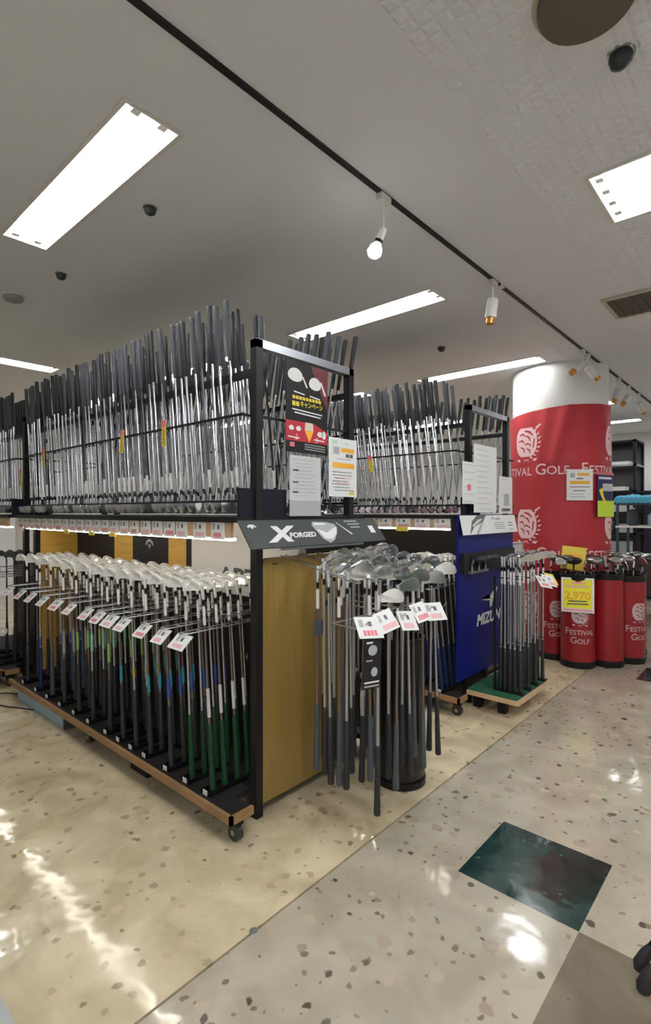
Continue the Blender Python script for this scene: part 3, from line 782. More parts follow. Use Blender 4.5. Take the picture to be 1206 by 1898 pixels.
sheet('price_list', 0.205, 0.275, 'card_grey', 'grey price list sheet hanging below the black campaign poster', 'notice', (1.733, EY+0.004, 1.282), (0, 0, 0),
      text_rows(0.2, 0.09, 0.255, 11, 'print_grey', 4) + [(-0.085, 0.205, -0.05, 0.212, 'print_dark'), (-0.085, 0.15, -0.05, 0.157, 'print_dark'), (-0.085, 0.105, -0.05, 0.112, 'print_dark'), (-0.1, 0.0, 0.1, 0.07, 'print_grey')])
sheet('notice_sheet', 0.215, 0.29, 'card', 'white notice with two orange bars taped to the wooden ended rack', 'notice', (1.998, EY, 1.376), (0, 0, 0),
      text_rows(0.21, 0.03, 0.12, 7, 'print_dark', 8) + [(-0.08, 0.143, 0.085, 0.168, 'print_orange'), (-0.015, 0.222, 0.085, 0.243, 'print_orange'), (-0.085, 0.262, -0.045, 0.278, 'print_green'), (0.01, 0.262, 0.04, 0.27, 'print_green'),
       (-0.075, 0.21, -0.03, 0.245, 'print_grey'), (0.02, 0.197, 0.045, 0.215, 'print_dark'), (0.05, 0.197, 0.075, 0.215, 'print_dark'), (-0.05, 0.185, 0.06, 0.189, 'print_grey'), (0.045, 0.01, 0.085, 0.026, 'print_yellow'),
       (-0.06, 0.09, 0.06, 0.094, 'print_pink'), (-0.06, 0.066, 0.05, 0.07, 'print_pink')])

# APEX lettering and emblems on the spine panels
pn = [o for o in rack1.children if o.name.startswith('spine_panel')]
def sp_text(body, size, m, y, z, parent, xoff=-0.0256, **kw):
    f = lambda x, zz: (xoff, y - F1[1] - x, z + zz)
    return text_mb(body, size, f, **kw).build('lettering', m, parent)
sp_text('APEX', 0.12, 'print_dark', on_x(452, 1072, 1.745).y, on_x(452, 1072, 1.745).z, pn[0], bold=0.004, sx=1.45)
sp_text('oi', 0.06, 'print_grey', on_x(455, 1215, 1.75).y, on_x(455, 1215, 1.75).z, [o for o in rack1.children if o.name.startswith('spine_board')][0], xoff=-0.0215)
for px, pidx in ((277, 3), (120, 5)):
    if pidx < len(pn):
        c = on_x(px, 1012, 1.745); em = MB()
        f = lambda x, z: (-0.0256, c.y - F1[1] - x, c.z + z)
        for k in range(10):
            a0, a1 = PI*0.05 + PI*0.9*k/10, PI*0.05 + PI*0.9*(k+1)/10
            em.poly([(0.05*math.cos(a0), 0.045*math.sin(a0)), (0.05*math.cos(a1), 0.045*math.sin(a1)), (0.036*math.cos(a1), 0.026*math.sin(a1)), (0.036*math.cos(a0), 0.026*math.sin(a0))], f)
        em.poly([(-0.022, 0.018), (0.0, -0.02), (0.022, 0.018), (0.0, 0.005)], f)
        em.build('emblem', 'print_grey', pn[pidx])

# ------------------------------------------------------------------ wedge display on the wooden end
hold = thing('wedge_holder', 'steel peg rack on the wooden end panel carrying rows of wedges', 'club holder', (1.77, 1.684, 1.10))
MB().box((-0.19, -0.012, 0.03), (0.40, 0.0, 0.06)).build('back_bar', 'steel_bar', hold)
DX = [1.59, 1.70, 1.81, 1.92, 2.03, 2.14]
DY0, DY1 = 1.60, 1.27
def rz(y): return 1.075 + (y - 1.23) * 0.20
for x in DX:
    a = MB()
    for s in (-1, 1): a.tube([(x+s*0.013-1.77, -0.01, rz(1.674)-1.155), (x+s*0.013-1.77, DY1-0.02-1.684, rz(DY1-0.02)-1.155)], 0.003, 6)
    a.tube([(x-0.013-1.77, DY1-0.02-1.684, rz(DY1-0.02)-1.155), (x+0.013-1.77, DY1-0.02-1.684, rz(DY1-0.02)-1.155)], 0.003, 6)
    a.build('peg_arm', 'chrome', hold, 50)
for j, x in enumerate(DX):
    for k in range(5 if j == 0 else 6):
        ya = (1.47, 1.53, 1.58, DY0, DY0, DY0)[j]; y = ya - (ya-DY1)*k/5 + rv(0.006)
        key = 'wedge%d' % (0 if (j+k) % 3 else 1)
        L = 0.90 if key == 'wedge0' else 0.885
        z = rz(y) - L + rv(0.015) - (0.08 if (j + k) % 4 == 0 and k > 2 else 0)*0
        club(key, (x + rv(0.006), y, z), (rv(0.012), rv(0.014), 1), (PI if j % 2 == 0 else 0) * 0 + PI/2*3 + 0.55 + rv(0.25),
             ('chrome wedge with black grip' if key == 'wedge0' else 'satin wedge with grey grip') + ' hanging on the pegs of the wooden end panel', 'wedges on the wooden end panel, ' + key, name='wedge_club')
# wire tier below with further wedges
hold2 = thing('lower_wedge_holder', 'low wire tier of the wedge display with white tags', 'club holder', (1.9, 1.684, 0.80))
LX = (1.54, 1.664, 1.80, 1.905, 2.01, 2.14)
for x in LX:
    MB().tube([(x-1.9, 0.002 if x > 1.85 else -0.335, 0.06), (x-1.9, -0.49, 0.06), (x-1.9, -0.512, 0.085)], 0.004, 6).build('wire_arm', 'chrome', hold2, 50)
MB().box((-0.02, -0.004, 0.045), (0.26, 0.006, 0.07)).build('back_bar', 'black_paint', hold2)
MB().tube([(-0.365, -0.335, 0.06), (0.245, -0.335, 0.06)], 0.004, 6).build('cross_wire', 'chrome', hold2, 50)
k = 0
for x, y, dz in ((1.664, 1.215, -0.2), (1.80, 1.22, -0.05), (1.905, 1.215, 0.0), (2.01, 1.215, 0.0), (2.14, 1.215, 0.05)):
    club('wedge%d' % (k % 2), (x, y, 0.95 - 0.885 + 0.10 + dz*0.3), (rv(0.03) + (0.07 if x > 2.1 else 0)*-1, rv(0.02), 1), PI/2*3 + 0.5 + rv(0.3),
         'dark gripped wedge hanging in the low outer tier in front of the black bin', 'wedges in the low tier', name='wedge_club'); k += 1
for i, (px, py, yy, tilt, wd) in enumerate(((680, 1163, 1.17, 0.10, 0.115), (716, 1150, 1.17, -0.22, 0.09), (752, 1150, 1.17, 0.10, 0.09), (778, 1134, 1.17, -0.15, 0.075), (803, 1133, 1.17, 0.06, 0.115))):
    p = on_y(px, py, yy)
    sheet('wedge_price_tag', wd, 0.085, 'card', 'white price tag with red figures at a low arm of the wedge display', 'price tag', (p.x, yy-0.025, p.z-0.036), (math.radians(-35), tilt, -0.25),
          card_print(wd, 0.085, i), 'tags on the wedge display', 0.003)
p = on_y(686, 1180, 1.155)
o = sheet('hang_tag', 0.085, 0.19, 'poster_black', 'black product hang tag below a white tag on the wedge display', 'hang tag', (p.x+0.0, 1.150, p.z-0.19), (0, 0.04, -0.25), [(-0.035, 0.02, 0.035, 0.026, 'print_white'), (-0.03, 0.165, 0.0, 0.172, 'print_white'),
      (-0.03, 0.10, 0.0, 0.105, 'print_grey'), (-0.035, 0.006, 0.035, 0.012, 'print_grey')])
MB().poly([(0.0+0.022*math.cos(q*PI/5), 0.14+0.02*math.sin(q*PI/5)) for q in range(10)], flat()).build('printed_picture', 'print_grey', o)
MB().poly([(0.01+0.016*math.cos(q*PI/4), 0.06+0.018*math.sin(q*PI/4)) for q in range(8)], flat()).build('printed_picture', 'print_grey', o)
sheet('hang_tag', 0.05, 0.06, 'rubber_grey', 'small grey tag hanging on a wedge shaft beside the wooden panel', 'hang tag', (1.59, 1.455, 0.79), (0, 0, -0.3))
# black bin with woods
bn = thing('club_bin', 'tall black cylindrical bin on the floor under the wedge display', 'bin', (2.135, 1.42, 0))
MB().lathe2([(0.112, 0.0), (0.118, 0.01), (0.118, 0.70), (0.112, 0.70), (0.112, 0.02), (0.0, 0.02)], 32, caps=False).build('shell', 'black_gloss', bn, 40)
MB().lathe2([(0.123, 0.0), (0.123, 0.03)], 32).build('foot_ring', 'black_paint', bn, 40)
for i, (dx, dy, key) in enumerate(((-0.04, -0.05, 'wood0'), (0.04, -0.05, 'wood1'), (0.0, 0.03, 'wood0'), (0.06, 0.03, 'wood1'), (-0.06, 0.02, 'wood0'))):
    club(key, (2.135+dx*0.8, 1.42+dy*0.8, 0.025-0.1*0), (dx*0.35, dy*0.35, 1), random.uniform(3.6, 5.2), 'black headed wood with dark red grip standing in the black bin' if key == 'wood0' else 'grey headed wood standing in the black bin', 'woods in the black bin, ' + key, name='wood_club')

# ------------------------------------------------------------------ blue end panel of rack 2
bp = thing('blue_display_panel', 'blue end panel with white bird emblem behind the green platform', 'display panel', (3.52, 1.60, 0.20))
MB().box((-0.44, 0, 0), (0.44, 0.02, 1.08)).build('board', 'sign_blue', bp)
MB().box((-0.42, -0.03, 0.70), (0.40, 0.0, 0.83)).build('dark_band', 'board_black', bp)
c = on_y(905, 1110, 1.60)
rb = MB(); f = lambda x, z: (c.x - 3.52 + x, -0.0025, c.z - 0.20 + z)
rb.poly([(-0.13, 0.01), (0.0, 0.035), (0.02, -0.06), (0.045, -0.06), (0.075, -0.005), (0.03, 0.0), (0.01, 0.01), (-0.04, 0.005)], f)
rb.poly([(0.0, 0.035), (-0.13, 0.01), (-0.05, -0.005), (0.01, -0.01)], f)
rb.poly([(0.02, 0.02), (0.07, 0.05), (0.15, 0.075), (0.12, 0.03), (0.08, 0.0), (0.03, -0.01)], f)
rb.build('emblem', 'print_white', bp)
text_mb('MIZUNO', 0.105, lambda x, z: (c.x - 3.52 + 0.045 + x, -0.0025, c.z - 0.20 - 0.13 + z), shear=0.25, bold=0.004, sx=1.15).build('lettering', 'print_white', bp)
hs = sheet('white_header_sign', 0.89, 0.13, 'card', 'white header sign with iron blade picture above the blue panel', 'sign', (3.515, 1.562, 1.15), (math.radians(-12), 0, 0),
           [(0.02, 0.1, 0.06, 0.115, 'print_grey'), (0.08, 0.095, 0.16, 0.112, 'print_grey')] + [(0.05, 0.03+0.014*q, 0.22, 0.036+0.014*q, 'print_grey') for q in range(4)] + [(0.29, 0.05, 0.37, 0.056, 'print_dark'), (0.29, 0.07, 0.37, 0.076, 'print_dark'), (0.29, 0.02, 0.37, 0.026, 'print_grey')])
MB().poly([(-0.35, 0.0), (-0.29, 0.09), (-0.2, 0.13), (-0.06, 0.13), (-0.13, 0.085), (-0.27, 0.05)], flat()).build('iron_picture', 'print_dark', hs)
MB().poly([(-0.26, 0.0), (-0.22, 0.0), (-0.06, 0.13), (-0.10, 0.12)], flat(-0.0014)).build('shaft_picture', 'print_grey', hs)
MB().poly([(-0.3, 0.06), (-0.2, 0.1), (-0.12, 0.108), (-0.16, 0.09), (-0.28, 0.05)], flat(-0.0018)).build('blade_picture', 'card_grey', hs)
def on_sheet(name, px0, px1, py0, py1, yy, label, prints_seed, n):
    a, b_ = on_y(px0, py1, yy), on_y(px1, py1, yy); top = on_y((px0+px1)/2, py0, yy); mid = on_y((px0+px1)/2, py1, yy)
    wd = b_.x - a.x; ht = top.z - mid.z
    return sheet(name, wd, ht, 'card', label, 'notice', ((a.x+b_.x)/2, yy, mid.z), (0, 0, 0), text_rows(wd, ht*0.05, ht*0.92, n, 'print_grey', prints_seed))
s_ = on_sheet('notice_sheet', 878, 920, 826, 950, 1.608, 'tall white price table sheet above the blue panel', 3, 12)
s_ = on_sheet('notice_sheet', 857, 879, 856, 934, 1.60, 'narrow white notice with small red mark at the rack corner', 5, 6)
MB().poly([(-0.02, 0.09), (0.03, 0.09), (0.03, 0.13), (-0.02, 0.13)], flat()).build('red_stamp', 'print_red', s_)
s_ = on_sheet('notice_sheet', 925, 949, 884, 952, 1.612, 'small white notice with grey figure beside the red column', 9, 3)
MB().poly([(-0.04, 0.06), (0.06, 0.06), (0.05, 0.15), (-0.03, 0.15)], flat()).build('printed_picture', 'print_grey', s_)
MB().poly([(-0.08, 0.02), (0.08, 0.02), (0.08, 0.04), (-0.08, 0.04)], flat()).build('printed_bar', 'print_dark', s_)

# green platform with irons
pf = thing('turf_platform', 'low wooden platform topped with green turf in front of the blue panel', 'platform', (3.48, 1.41, 0))
MB().box((-0.29, -0.155, 0.095), (0.29, 0.19, 0.122)).build('board', 'wood_pale', pf)
MB().box((-0.275, -0.14, 0.122), (0.275, 0.19, 0.130)).build('turf', 'turf', pf)
for x, y in ((-0.2, -0.02), (0.2, -0.02), (-0.2, 0.15), (0.2, 0.15)):
    MB().box((x-0.025, y-0.025, 0), (x+0.025, y+0.025, 0.0955)).build('leg', 'black_paint', pf)
hm = thing('iron_stand', 'steel comb stand holding irons upright on the green turf', 'club holder', (3.48, 1.41, 0.130))
for i in range(4):
    x = -0.175 + 0.13*i
    MB().tube([(x, 0.045, 0.30), (x, -0.14, 0.30)], 0.004, 6).build('comb_bar', 'black_paint', hm)
    MB().tube([(x, 0.045, 0.74), (x, -0.14, 0.74)], 0.004, 6).build('comb_bar', 'black_paint', hm)
    MB().box((x-0.015, -0.145, 0), (x+0.015, 0.05, 0.012)).build('foot_rail', 'black_paint', hm)
    MB().box((x-0.006, 0.04, 0), (x+0.006, 0.052, 0.75)).build('upright', 'black_paint', hm)
for i in range(4):
    for k in range(5):
        club('miz', (3.48 - 0.175 + 0.13*i + rv(0.004), 1.285 + 0.034*k, 0.1425), (rv(0.01), rv(0.012), 1), PI/2*3 + 0.5 + rv(0.15),
             'chrome iron standing head up on the green turf platform', 'irons on the turf platform')
for i, (x, y, wd) in enumerate(((3.42, 1.20, 0.12), (3.52, 1.20, 0.12), (3.62, 1.22, 0.1))):
    sheet('turf_price_tag', wd, 0.09, 'card' if i < 2 else 'print_yellow', ('white price tag fixed to the irons on the turf platform' if i < 2 else 'yellow price tag fixed to the irons on the turf platform'), 'price tag',
          (x+0.12, y, 0.80 - 0.0*i), (math.radians(-40), 0.2, -0.3), card_print(wd, 0.09, i) if i < 2 else (), 'tags on the turf platform' if i < 2 else None, 0.003)
whm = wood_head().mesh('club_head', 'gunmetal', 35)
for i in range(3):
    ch = thing('mounted_club_head', 'dark club head mounted on the black band of the blue panel', 'club head', (3.19 + 0.10*i, 1.562, 0.93), (0, 0, -1.2), 'heads mounted on the blue panel')
    obj('head', whm, ch, (0, 0, 0.06)); MB().tube([(0, 0, -0.03), (0, 0, 0.01)], 0.0085, 10).build('hosel', 'steel_bar', ch, 50)
MB().box((-0.36, -0.05, 0.695), (-0.1, -0.028, 0.71)).build('ledge', 'steel_bar', bp)

# ================================================================== COLUMN WITH BANNER
CX, CY, CR = 5.475, 1.738, 0.44
struct(MB().lathe2([(CR, 0), (CR, ZC+0.05)], 64, c=(CX, CY, 0)).build('wall_column', 'plaster', None, 40))
TH0 = math.atan2(-FW.y*0 - (CY), -CX)       # direction from column to camera
def crease(th, z):
    d = (th - math.atan2(-CY, -CX) + PI) % (2*PI) - PI
    c = 0.12 - (2.2 - z)*0.55
    g = 0.020*math.exp(-((d - c)/0.10)**2) - 0.008*math.exp(-((d - c - 0.2)/0.12)**2)
    c2 = -0.25 - (2.2 - z)*0.35
    return (g + 0.010*math.exp(-((d - c2)/0.09)**2)) * max(0.15, min(1, (z - 1.2)/0.6))
def ban_r(th, z):
    return CR + 0.022 + 0.004*math.sin(3*th + 4*z) + 0.0045*math.sin(7*th - 5.5*z + 1.0) + 0.0025*math.sin(13*th + 9*z) + crease(th, z)
def ban(th, z, off=0.0):
    r = ban_r(th, z) + off
    return (CX + r*math.cos(th), CY + r*math.sin(th), z)
mb = MB(); NT, NZ = 200, 60
for j in range(NZ+1):
    for i in range(NT):
        th = 2*PI*i/NT; zt = 2.27 + 0.035*math.sin(th - TH0 + 0.3); z = 0.1 + (zt-0.1)*j/NZ
        mb.v.append(ban(th, z))
for j in range(NZ):
    for i in range(NT):
        i2 = (i+1) % NT; mb.f.append([j*NT+i, j*NT+i2, (j+1)*NT+i2, (j+1)*NT+i]); mb.m.append(0)
bnr = mb.build('column_banner', 'banner', None, 60)
tag(bnr, 'creased red cloth banner with white crests wrapped round the column', 'banner')
# crest shapes in unit height
def strip_fill(mb, zs, lf, rf, f, n=6):
    for a, b_ in zip(zs[:-1], zs[1:]):
        for k in range(n):
            u0, u1 = k/n, (k+1)/n
            P = lambda z, u: (lf(z) + (rf(z)-lf(z))*u, z)
            mb.poly([P(a, u0), P(a, u1), P(b_, u1), P(b_, u0)], f)
def crest(h, f, parent, m, bg, bgf):
    """shield with a lion mask of cut-outs, a laurel branch and crossed clubs; f maps (x,z) in metres"""
    mb = MB(); g = lambda x, z: f(x*h, z*h)
    hw = lambda z: 0.36*math.sqrt(max(0.0, 1 - abs((z-0.12)/0.46)**2.4))
    zs = [-0.30 + 0.82*k/12 for k in range(13)]
    zs = [max(-0.335, min(0.575, z)) for z in zs]
    strip_fill(mb, zs, lambda z: -hw(z)-0.02, lambda z: hw(z)-0.02, g)
    for k in range(8):                                  # laurel leaves up the right side
        a = -1.15 + 1.9*k/7; c0 = (0.44*math.cos(a)-0.03, 0.10 + 0.47*math.sin(a))
        d = (math.cos(a+0.55), math.sin(a+0.55)); n_ = (-d[1], d[0])
        mb.poly([(c0[0]-d[0]*0.05, c0[1]-d[1]*0.05), (c0[0]+n_[0]*0.028, c0[1]+n_[1]*0.028), (c0[0]+d[0]*0.075, c0[1]+d[1]*0.075), (c0[0]-n_[0]*0.028, c0[1]-n_[1]*0.028)], g)
    mb.poly([(0.28, 0.50), (0.42, 0.60), (0.46, 0.57), (0.33, 0.46)], g)          # club grip end at the top
    for s in (-1, 1):                                    # crossed club heads below
        mb.poly([(s*0.36, -0.36), (s*0.30, -0.44), (s*0.20, -0.42), (s*0.24, -0.36)], g)
        mb.poly([(s*0.06, -0.36), (s*0.10, -0.36), (-s*0.08, -0.44), (-s*0.12, -0.44)], g)
    mb.build('crest', m, parent)
    cut = MB(); g2 = lambda x, z: bgf(x*h, z*h)
    for pts in ([(-0.05, 0.46), (0.12, 0.42), (0.22, 0.30), (0.20, 0.28), (0.08, 0.37), (-0.06, 0.42)], [(-0.22, 0.34), (-0.12, 0.38), (-0.02, 0.30), (-0.04, 0.27), (-0.12, 0.33), (-0.21, 0.30)],
                [(0.0, 0.31), (0.10, 0.26), (0.14, 0.14), (0.11, 0.14), (0.06, 0.23), (-0.01, 0.27)], [(-0.26, 0.16), (-0.12, 0.20), (-0.06, 0.10), (-0.09, 0.09), (-0.15, 0.15), (-0.26, 0.12)],
                [(-0.05, 0.07), (0.06, 0.09), (0.16, 0.02), (0.14, -0.01), (0.05, 0.05), (-0.05, 0.03)], [(-0.18, 0.0), (-0.06, -0.06), (-0.04, -0.18), (-0.07, -0.18), (-0.10, -0.08), (-0.2, -0.03)],
                [(0.02, -0.06), (0.12, -0.10), (0.13, -0.2), (0.10, -0.2), (0.08, -0.12), (0.01, -0.09)], [(0.23, 0.2), (0.27, 0.18), (0.24, -0.04), (0.20, -0.08)]):
        cut.poly(pts, g2)
    cut.build('crest_detail', bg, parent)
def festival(parent, f, f2, h, x, z, m, bg, two=False):
    """crest with the two words below it"""
    crest(h, lambda a, b_: f(x + a, z + b_), parent, m, bg, lambda a, b_: f2(x + a, z + b_))
    s = h*0.30
    def word(big, rest, xx, zz):
        w1 = text_mb(big, s*1.45, lambda a, b_: (a, b_, 0), align='LEFT', bold=s*0.012); x1 = max(q[0] for q in w1.v)
        w2 = text_mb(rest, s*1.08, lambda a, b_: (a, b_, 0), align='LEFT', bold=s*0.012); x2 = max(q[0] for q in w2.v)
        if not two: w1, w2 = fine(w1), fine(w2)
        return w1, x1 + s*0.06, w2, x2, xx, zz
    def put(wd, x0):
        w1, x1, w2, x2, xx, zz = wd
        w1.v = [f(x + x0 + q[0], z + zz + q[1]) for q in w1.v]; w1.build('lettering', m, parent)
        w2.v = [f(x + x0 + x1 + q[0], z + zz - s*0.12 + q[1]) for q in w2.v]; w2.build('lettering', m, parent)
    a = word('F', 'ESTIVAL', 0, -h*0.70 if not two else -h*0.72); b_ = word('G', 'OLF', 0, -h*0.70 if not two else -h*1.13)
    wa = a[1]+a[3]; wb = b_[1]+b_[3]
    if two: put(a, -wa/2); put(b_, -wb/2)
    else:
        tot = wa + wb + s*0.35; put(a, -tot/2); put(b_, -tot/2 + wa + s*0.35)
dang = 0.85/ (CR+0.022)
zc1, zc2 = 1.3 + (949-824)/FPX*4.9, 1.3 + (949-979)/FPX*4.9
toc = math.atan2(-CY, -CX)                          # angle facing the camera
for zc in (zc1, zc2, zc2 - (zc1-zc2)):
    for k in (-1, 0, 1, 2):
        a0 = toc + math.radians(-39) + k*math.radians(112)
        fm = lambda x, z, a0=a0, zc=zc: ban(a0 + x/(CR+0.022), zc + z, 0.0022)
        fm2 = lambda x, z, a0=a0, zc=zc: ban(a0 + x/(CR+0.022), zc + z, 0.0036)
        festival(bnr, fm, fm2, 0.34, 0.0, 0.0, 'banner_print', 'banner')
def col_sheet(name, px, py0, py1, wd, m, label, prints):
    s = max(-0.97, min(0.97, (px-1036)/83.0)); a = toc + math.asin(s)
    ht = (py1-py0)/FPX*4.9; zc = 1.3 + (949-py1)/FPX*4.9
    r = CR + 0.034
    return sheet(name, wd, ht, m, label, 'poster', (CX + r*math.cos(a), CY + r*math.sin(a), zc), (0, 0, a + PI/2), prints)
col_sheet('column_notice', 1066, 872, 928, 0.235, 'card', 'white notice with orange bars taped on the red banner', [(-0.085, 0.21, -0.045, 0.25, 'print_grey'), (-0.02, 0.225, 0.085, 0.25, 'print_orange'), (-0.09, 0.15, 0.09, 0.178, 'print_orange'),
    (-0.09, 0.12, 0.09, 0.126, 'print_dark'), (-0.06, 0.085, 0.05, 0.092, 'print_dark'), (-0.09, 0.03, 0.05, 0.036, 'print_grey'), (-0.09, 0.055, 0.04, 0.06, 'print_grey'), (-0.03, 0.195, 0.03, 0.205, 'print_dark')])
o = col_sheet('column_poster', 1104, 877, 958, 0.24, 'navy', 'blue and lime poster with yellow club picture taped on the red banner', [(-0.12, 0.0, 0.14, 0.15, 'print_lime'), (-0.1, 0.35, 0.1, 0.37, 'card'), (-0.04, 0.24, 0.12, 0.31, 'card_grey'), (-0.14, 0.39, 0.14, 0.412, 'print_red')])
MB().poly([(-0.1, 0.25), (-0.04, 0.27), (-0.03, 0.2), (0.03, 0.12), (0.0, 0.11), (-0.07, 0.2)], flat(-0.002)).build('printed_picture', 'sign_yellow', o)

# whiteboard beside the column
wb = thing('display_board', 'pale grey edged upright board standing before the red column', 'board', (4.52, 1.80, 0))
MB().box((-0.15, 0, 0.0), (0.15, 0.05, 1.02)).build('panel', 'board_white', wb)
fr = MB().box((-0.162, -0.006, 0), (-0.148, 0.05, 1.03)).box((0.148, -0.006, 0), (0.162, 0.05, 1.03)).box((-0.15, -0.006, 1.016), (0.15, 0.05, 1.03)); fr.build('frame', 'pale_grey', wb)
MB().poly([(0.02, 0.93), (0.06, 0.93), (0.06, 0.96), (0.02, 0.96)], flat(-0.002)).poly([(0.08, 0.91), (0.12, 0.91), (0.12, 0.95), (0.08, 0.95)], flat(-0.002)).build('printed_mark', 'print_grey', wb)

# ------------------------------------------------------------------ red drums with clubs
def drum(x, y, r, ht, label, logo=None):
    t = thing('club_drum', label, 'club bin', (x, y, 0), group=None)
    MB().lathe2([(r, 0.045), (r, ht-0.03), (r-0.008, ht-0.03), (r-0.008, 0.05), (0.0, 0.05)], 36, caps=False).build('shell', 'drum_red', t, 40)
    MB().lathe2([(r+0.002, 0.0), (r+0.006, 0.01), (r+0.006, 0.05), (r, 0.055)], 36).build('base_band', 'black_paint', t, 40)
    MB().lathe2([(r+0.002, ht-0.05), (r+0.006, ht-0.04), (r+0.006, ht), (r-0.012, ht), (r-0.012, ht-0.045)], 36, caps=False).build('rim', 'black_paint', t, 40)
    if logo is not None:
        a0 = math.atan2(-y, -x) + logo
        f = lambda u, z: ((r+0.002)*math.cos(a0+u/r), (r+0.002)*math.sin(a0+u/r), z)
        f2 = lambda u, z: ((r+0.003)*math.cos(a0+u/r), (r+0.003)*math.sin(a0+u/r), z)
        festival(t, f, f2, 0.175, 0, 0.43, 'drum_print', 'drum_red', two=True)
    return t
DR = [(4.733, 1.353, 0.135, 0.78, 'red club drum with white crest below the yellow price sign', 0.14),
      (4.92, 1.172, 0.125, 0.78, 'plain red club drum next to the drum with the yellow sign', None),
      (5.163, 1.063, 0.13, 0.75, 'red club drum with a half hidden white crest at the aisle corner', 0.75),
      (4.85, 1.59, 0.12, 0.76, 'red club drum tucked between the pale board and the column', 0.3),
      (5.44, 1.10, 0.125, 0.75, 'red club drum hidden behind the corner drum', None)]
random.seed(21)
DCL = dict(dwood0='black headed wood', dwood1='grey headed wood', dwood2='silver headed wood', dwedge='chrome iron')
DSH = ['red drum with yellow price sign', 'plain red drum next to the yellow sign', 'red drum at the aisle corner', 'red drum between board and column', 'red drum behind the corner drum']
for i, (x, y, r, ht, lb, lg) in enumerate(DR):
    drum(x, y, r, ht, lb, lg)
    n = 8
    for k in range(n):
        a = 2*PI*k/n + 0.3*i; rr = r*0.62
        key = ('dwood2', 'dwedge', 'dwood1', 'dwedge', 'dwood0', 'dwood2', 'dwedge', 'dwood1')[(k + i) % 8]
        dx, dy = rr*math.cos(a), rr*math.sin(a)
        if i == 3 and math.cos(a)*(CX-x) + math.sin(a)*(CY-y) > 0.15: continue
        club(key, (x + dx*0.85, y + dy*0.85, 0.055 - (0.09 if key.startswith('wood') else 0.0)*0), (math.cos(a)*0.045, math.sin(a)*0.045, 1), a + rv(0.6),
             DCL[key] + ' standing in the ' + DSH[i], DCL[key] + ' in the ' + DSH[i], name='wood_club' if key.startswith('dwood') else 'iron_club')
# yellow price sign on the first drum
fdir = Vector((-4.733, -1.353, 0)).normalized()
c = Vector((4.733, 1.353, 0)) + fdir*0.15
ysn = sheet('yellow_price_sign', 0.245, 0.285, 'card', 'yellow price sign with orange figures hung on the red drum', 'sign', (c.x, c.y, 0.47), (math.radians(-4), 0, math.atan2(fdir.y, fdir.x) + PI/2 + 0.02), [(-0.108, 0.035, 0.108, 0.27, 'sign_yellow')])
lettering(ysn, '2,970', 0.088, 'print_orange', 0.0, 0.135, y=-0.003, bold=0.003)
mk = MB()
for z, a, b_ in ((0.085, -0.07, 0.07), (0.062, -0.08, 0.08)): mk.poly([(a, z), (b_, z+0.004), (b_, z+0.014), (a, z+0.01)], flat(-0.003))
mk.build('black_print', 'print_dark', ysn)
mk = MB()
for z, a, b_ in ((0.235, -0.05, 0.06), (0.205, -0.09, 0.08)): mk.poly([(a, z), (b_, z), (b_, z+0.015), (a, z+0.015)], flat(-0.003))
mk.build('red_print', 'print_pink', ysn)
MB().poly([(-0.11, 0.01), (0.11, 0.01), (0.11, 0.03), (-0.11, 0.03)], flat(-0.003)).build('red_band', 'print_pink', ysn)
MB().tube([(-0.05, 0.002, 0.28), (0.0, 0.03, 0.33), (0.05, 0.002, 0.28)], 0.002, 5).build('hanger_wire', 'steel_bar', ysn)
c2 = Vector((4.733, 1.353, 0)) + Vector((0.05, 0.06, 0))
sheet('yellow_pop_card', 0.19, 0.20, 'print_yellow', 'yellow pop card standing among clubs in the drum with crest', 'sign', (c2.x, c2.y, 0.80), (math.radians(-6), 0.1, math.atan2(fdir.y, fdir.x) + PI/2), [(-0.06, 0.06, 0.06, 0.09, 'print_orange'), (-0.05, 0.12, 0.07, 0.14, 'print_orange')])

# ================================================================== FAR BACKGROUND
def far(px, depth): return FW*depth + RT*((px-603)/FPX*depth)
# tall open shelving seen past the column
c = far(1133, 7.7)
sv = thing('shelving_unit', 'tall black open shelving unit seen past the red column', 'shelving', (c.x, c.y, 0))
for x in (-0.25, 0.25):
    for y in (-0.35, 0.35): MB().box((x-0.02, y-0.02, 0), (x+0.02, y+0.02, 2.32)).build('post', 'black_paint', sv)
for z in (0.15, 0.65, 0.98, 1.28, 1.58, 1.95, 2.29): MB().box((-0.27, -0.37, z), (0.27, 0.37, z+0.025)).build('shelf', 'black_paint' if z != 1.95 else 'steel_bar', sv)
MB().box((0.25, -0.35, 0.15), (0.26, 0.35, 2.29)).build('back_panel', 'gunmetal', sv)
for i, (y, z, wd, ht, m) in enumerate(((-0.2, 1.0051, 0.2, 0.12, 'card_grey'), (0.1, 1.0051, 0.22, 0.16, 'card'), (-0.15, 1.3051, 0.25, 0.10, 'card_grey'), (0.15, 1.3051, 0.2, 0.2, 'navy'), (-0.05, 1.6051, 0.3, 0.06, 'card'), (-0.1, 0.6751, 0.3, 0.2, 'card_grey'), (-0.12, 1.9751, 0.28, 0.05, 'card'))):
    b_ = MB().box((-0.12, -wd/2, 0), (0.12, wd/2, ht)).box((-0.123, -wd/2-0.002, ht*0.75), (0.123, wd/2+0.002, ht+0.003)).build('shelf_box', m)
    b_.location = (c.x, c.y + y, z); tag(b_, 'small lidded carton on the tall black shelving past the column', 'box', 'cartons on the tall shelving')
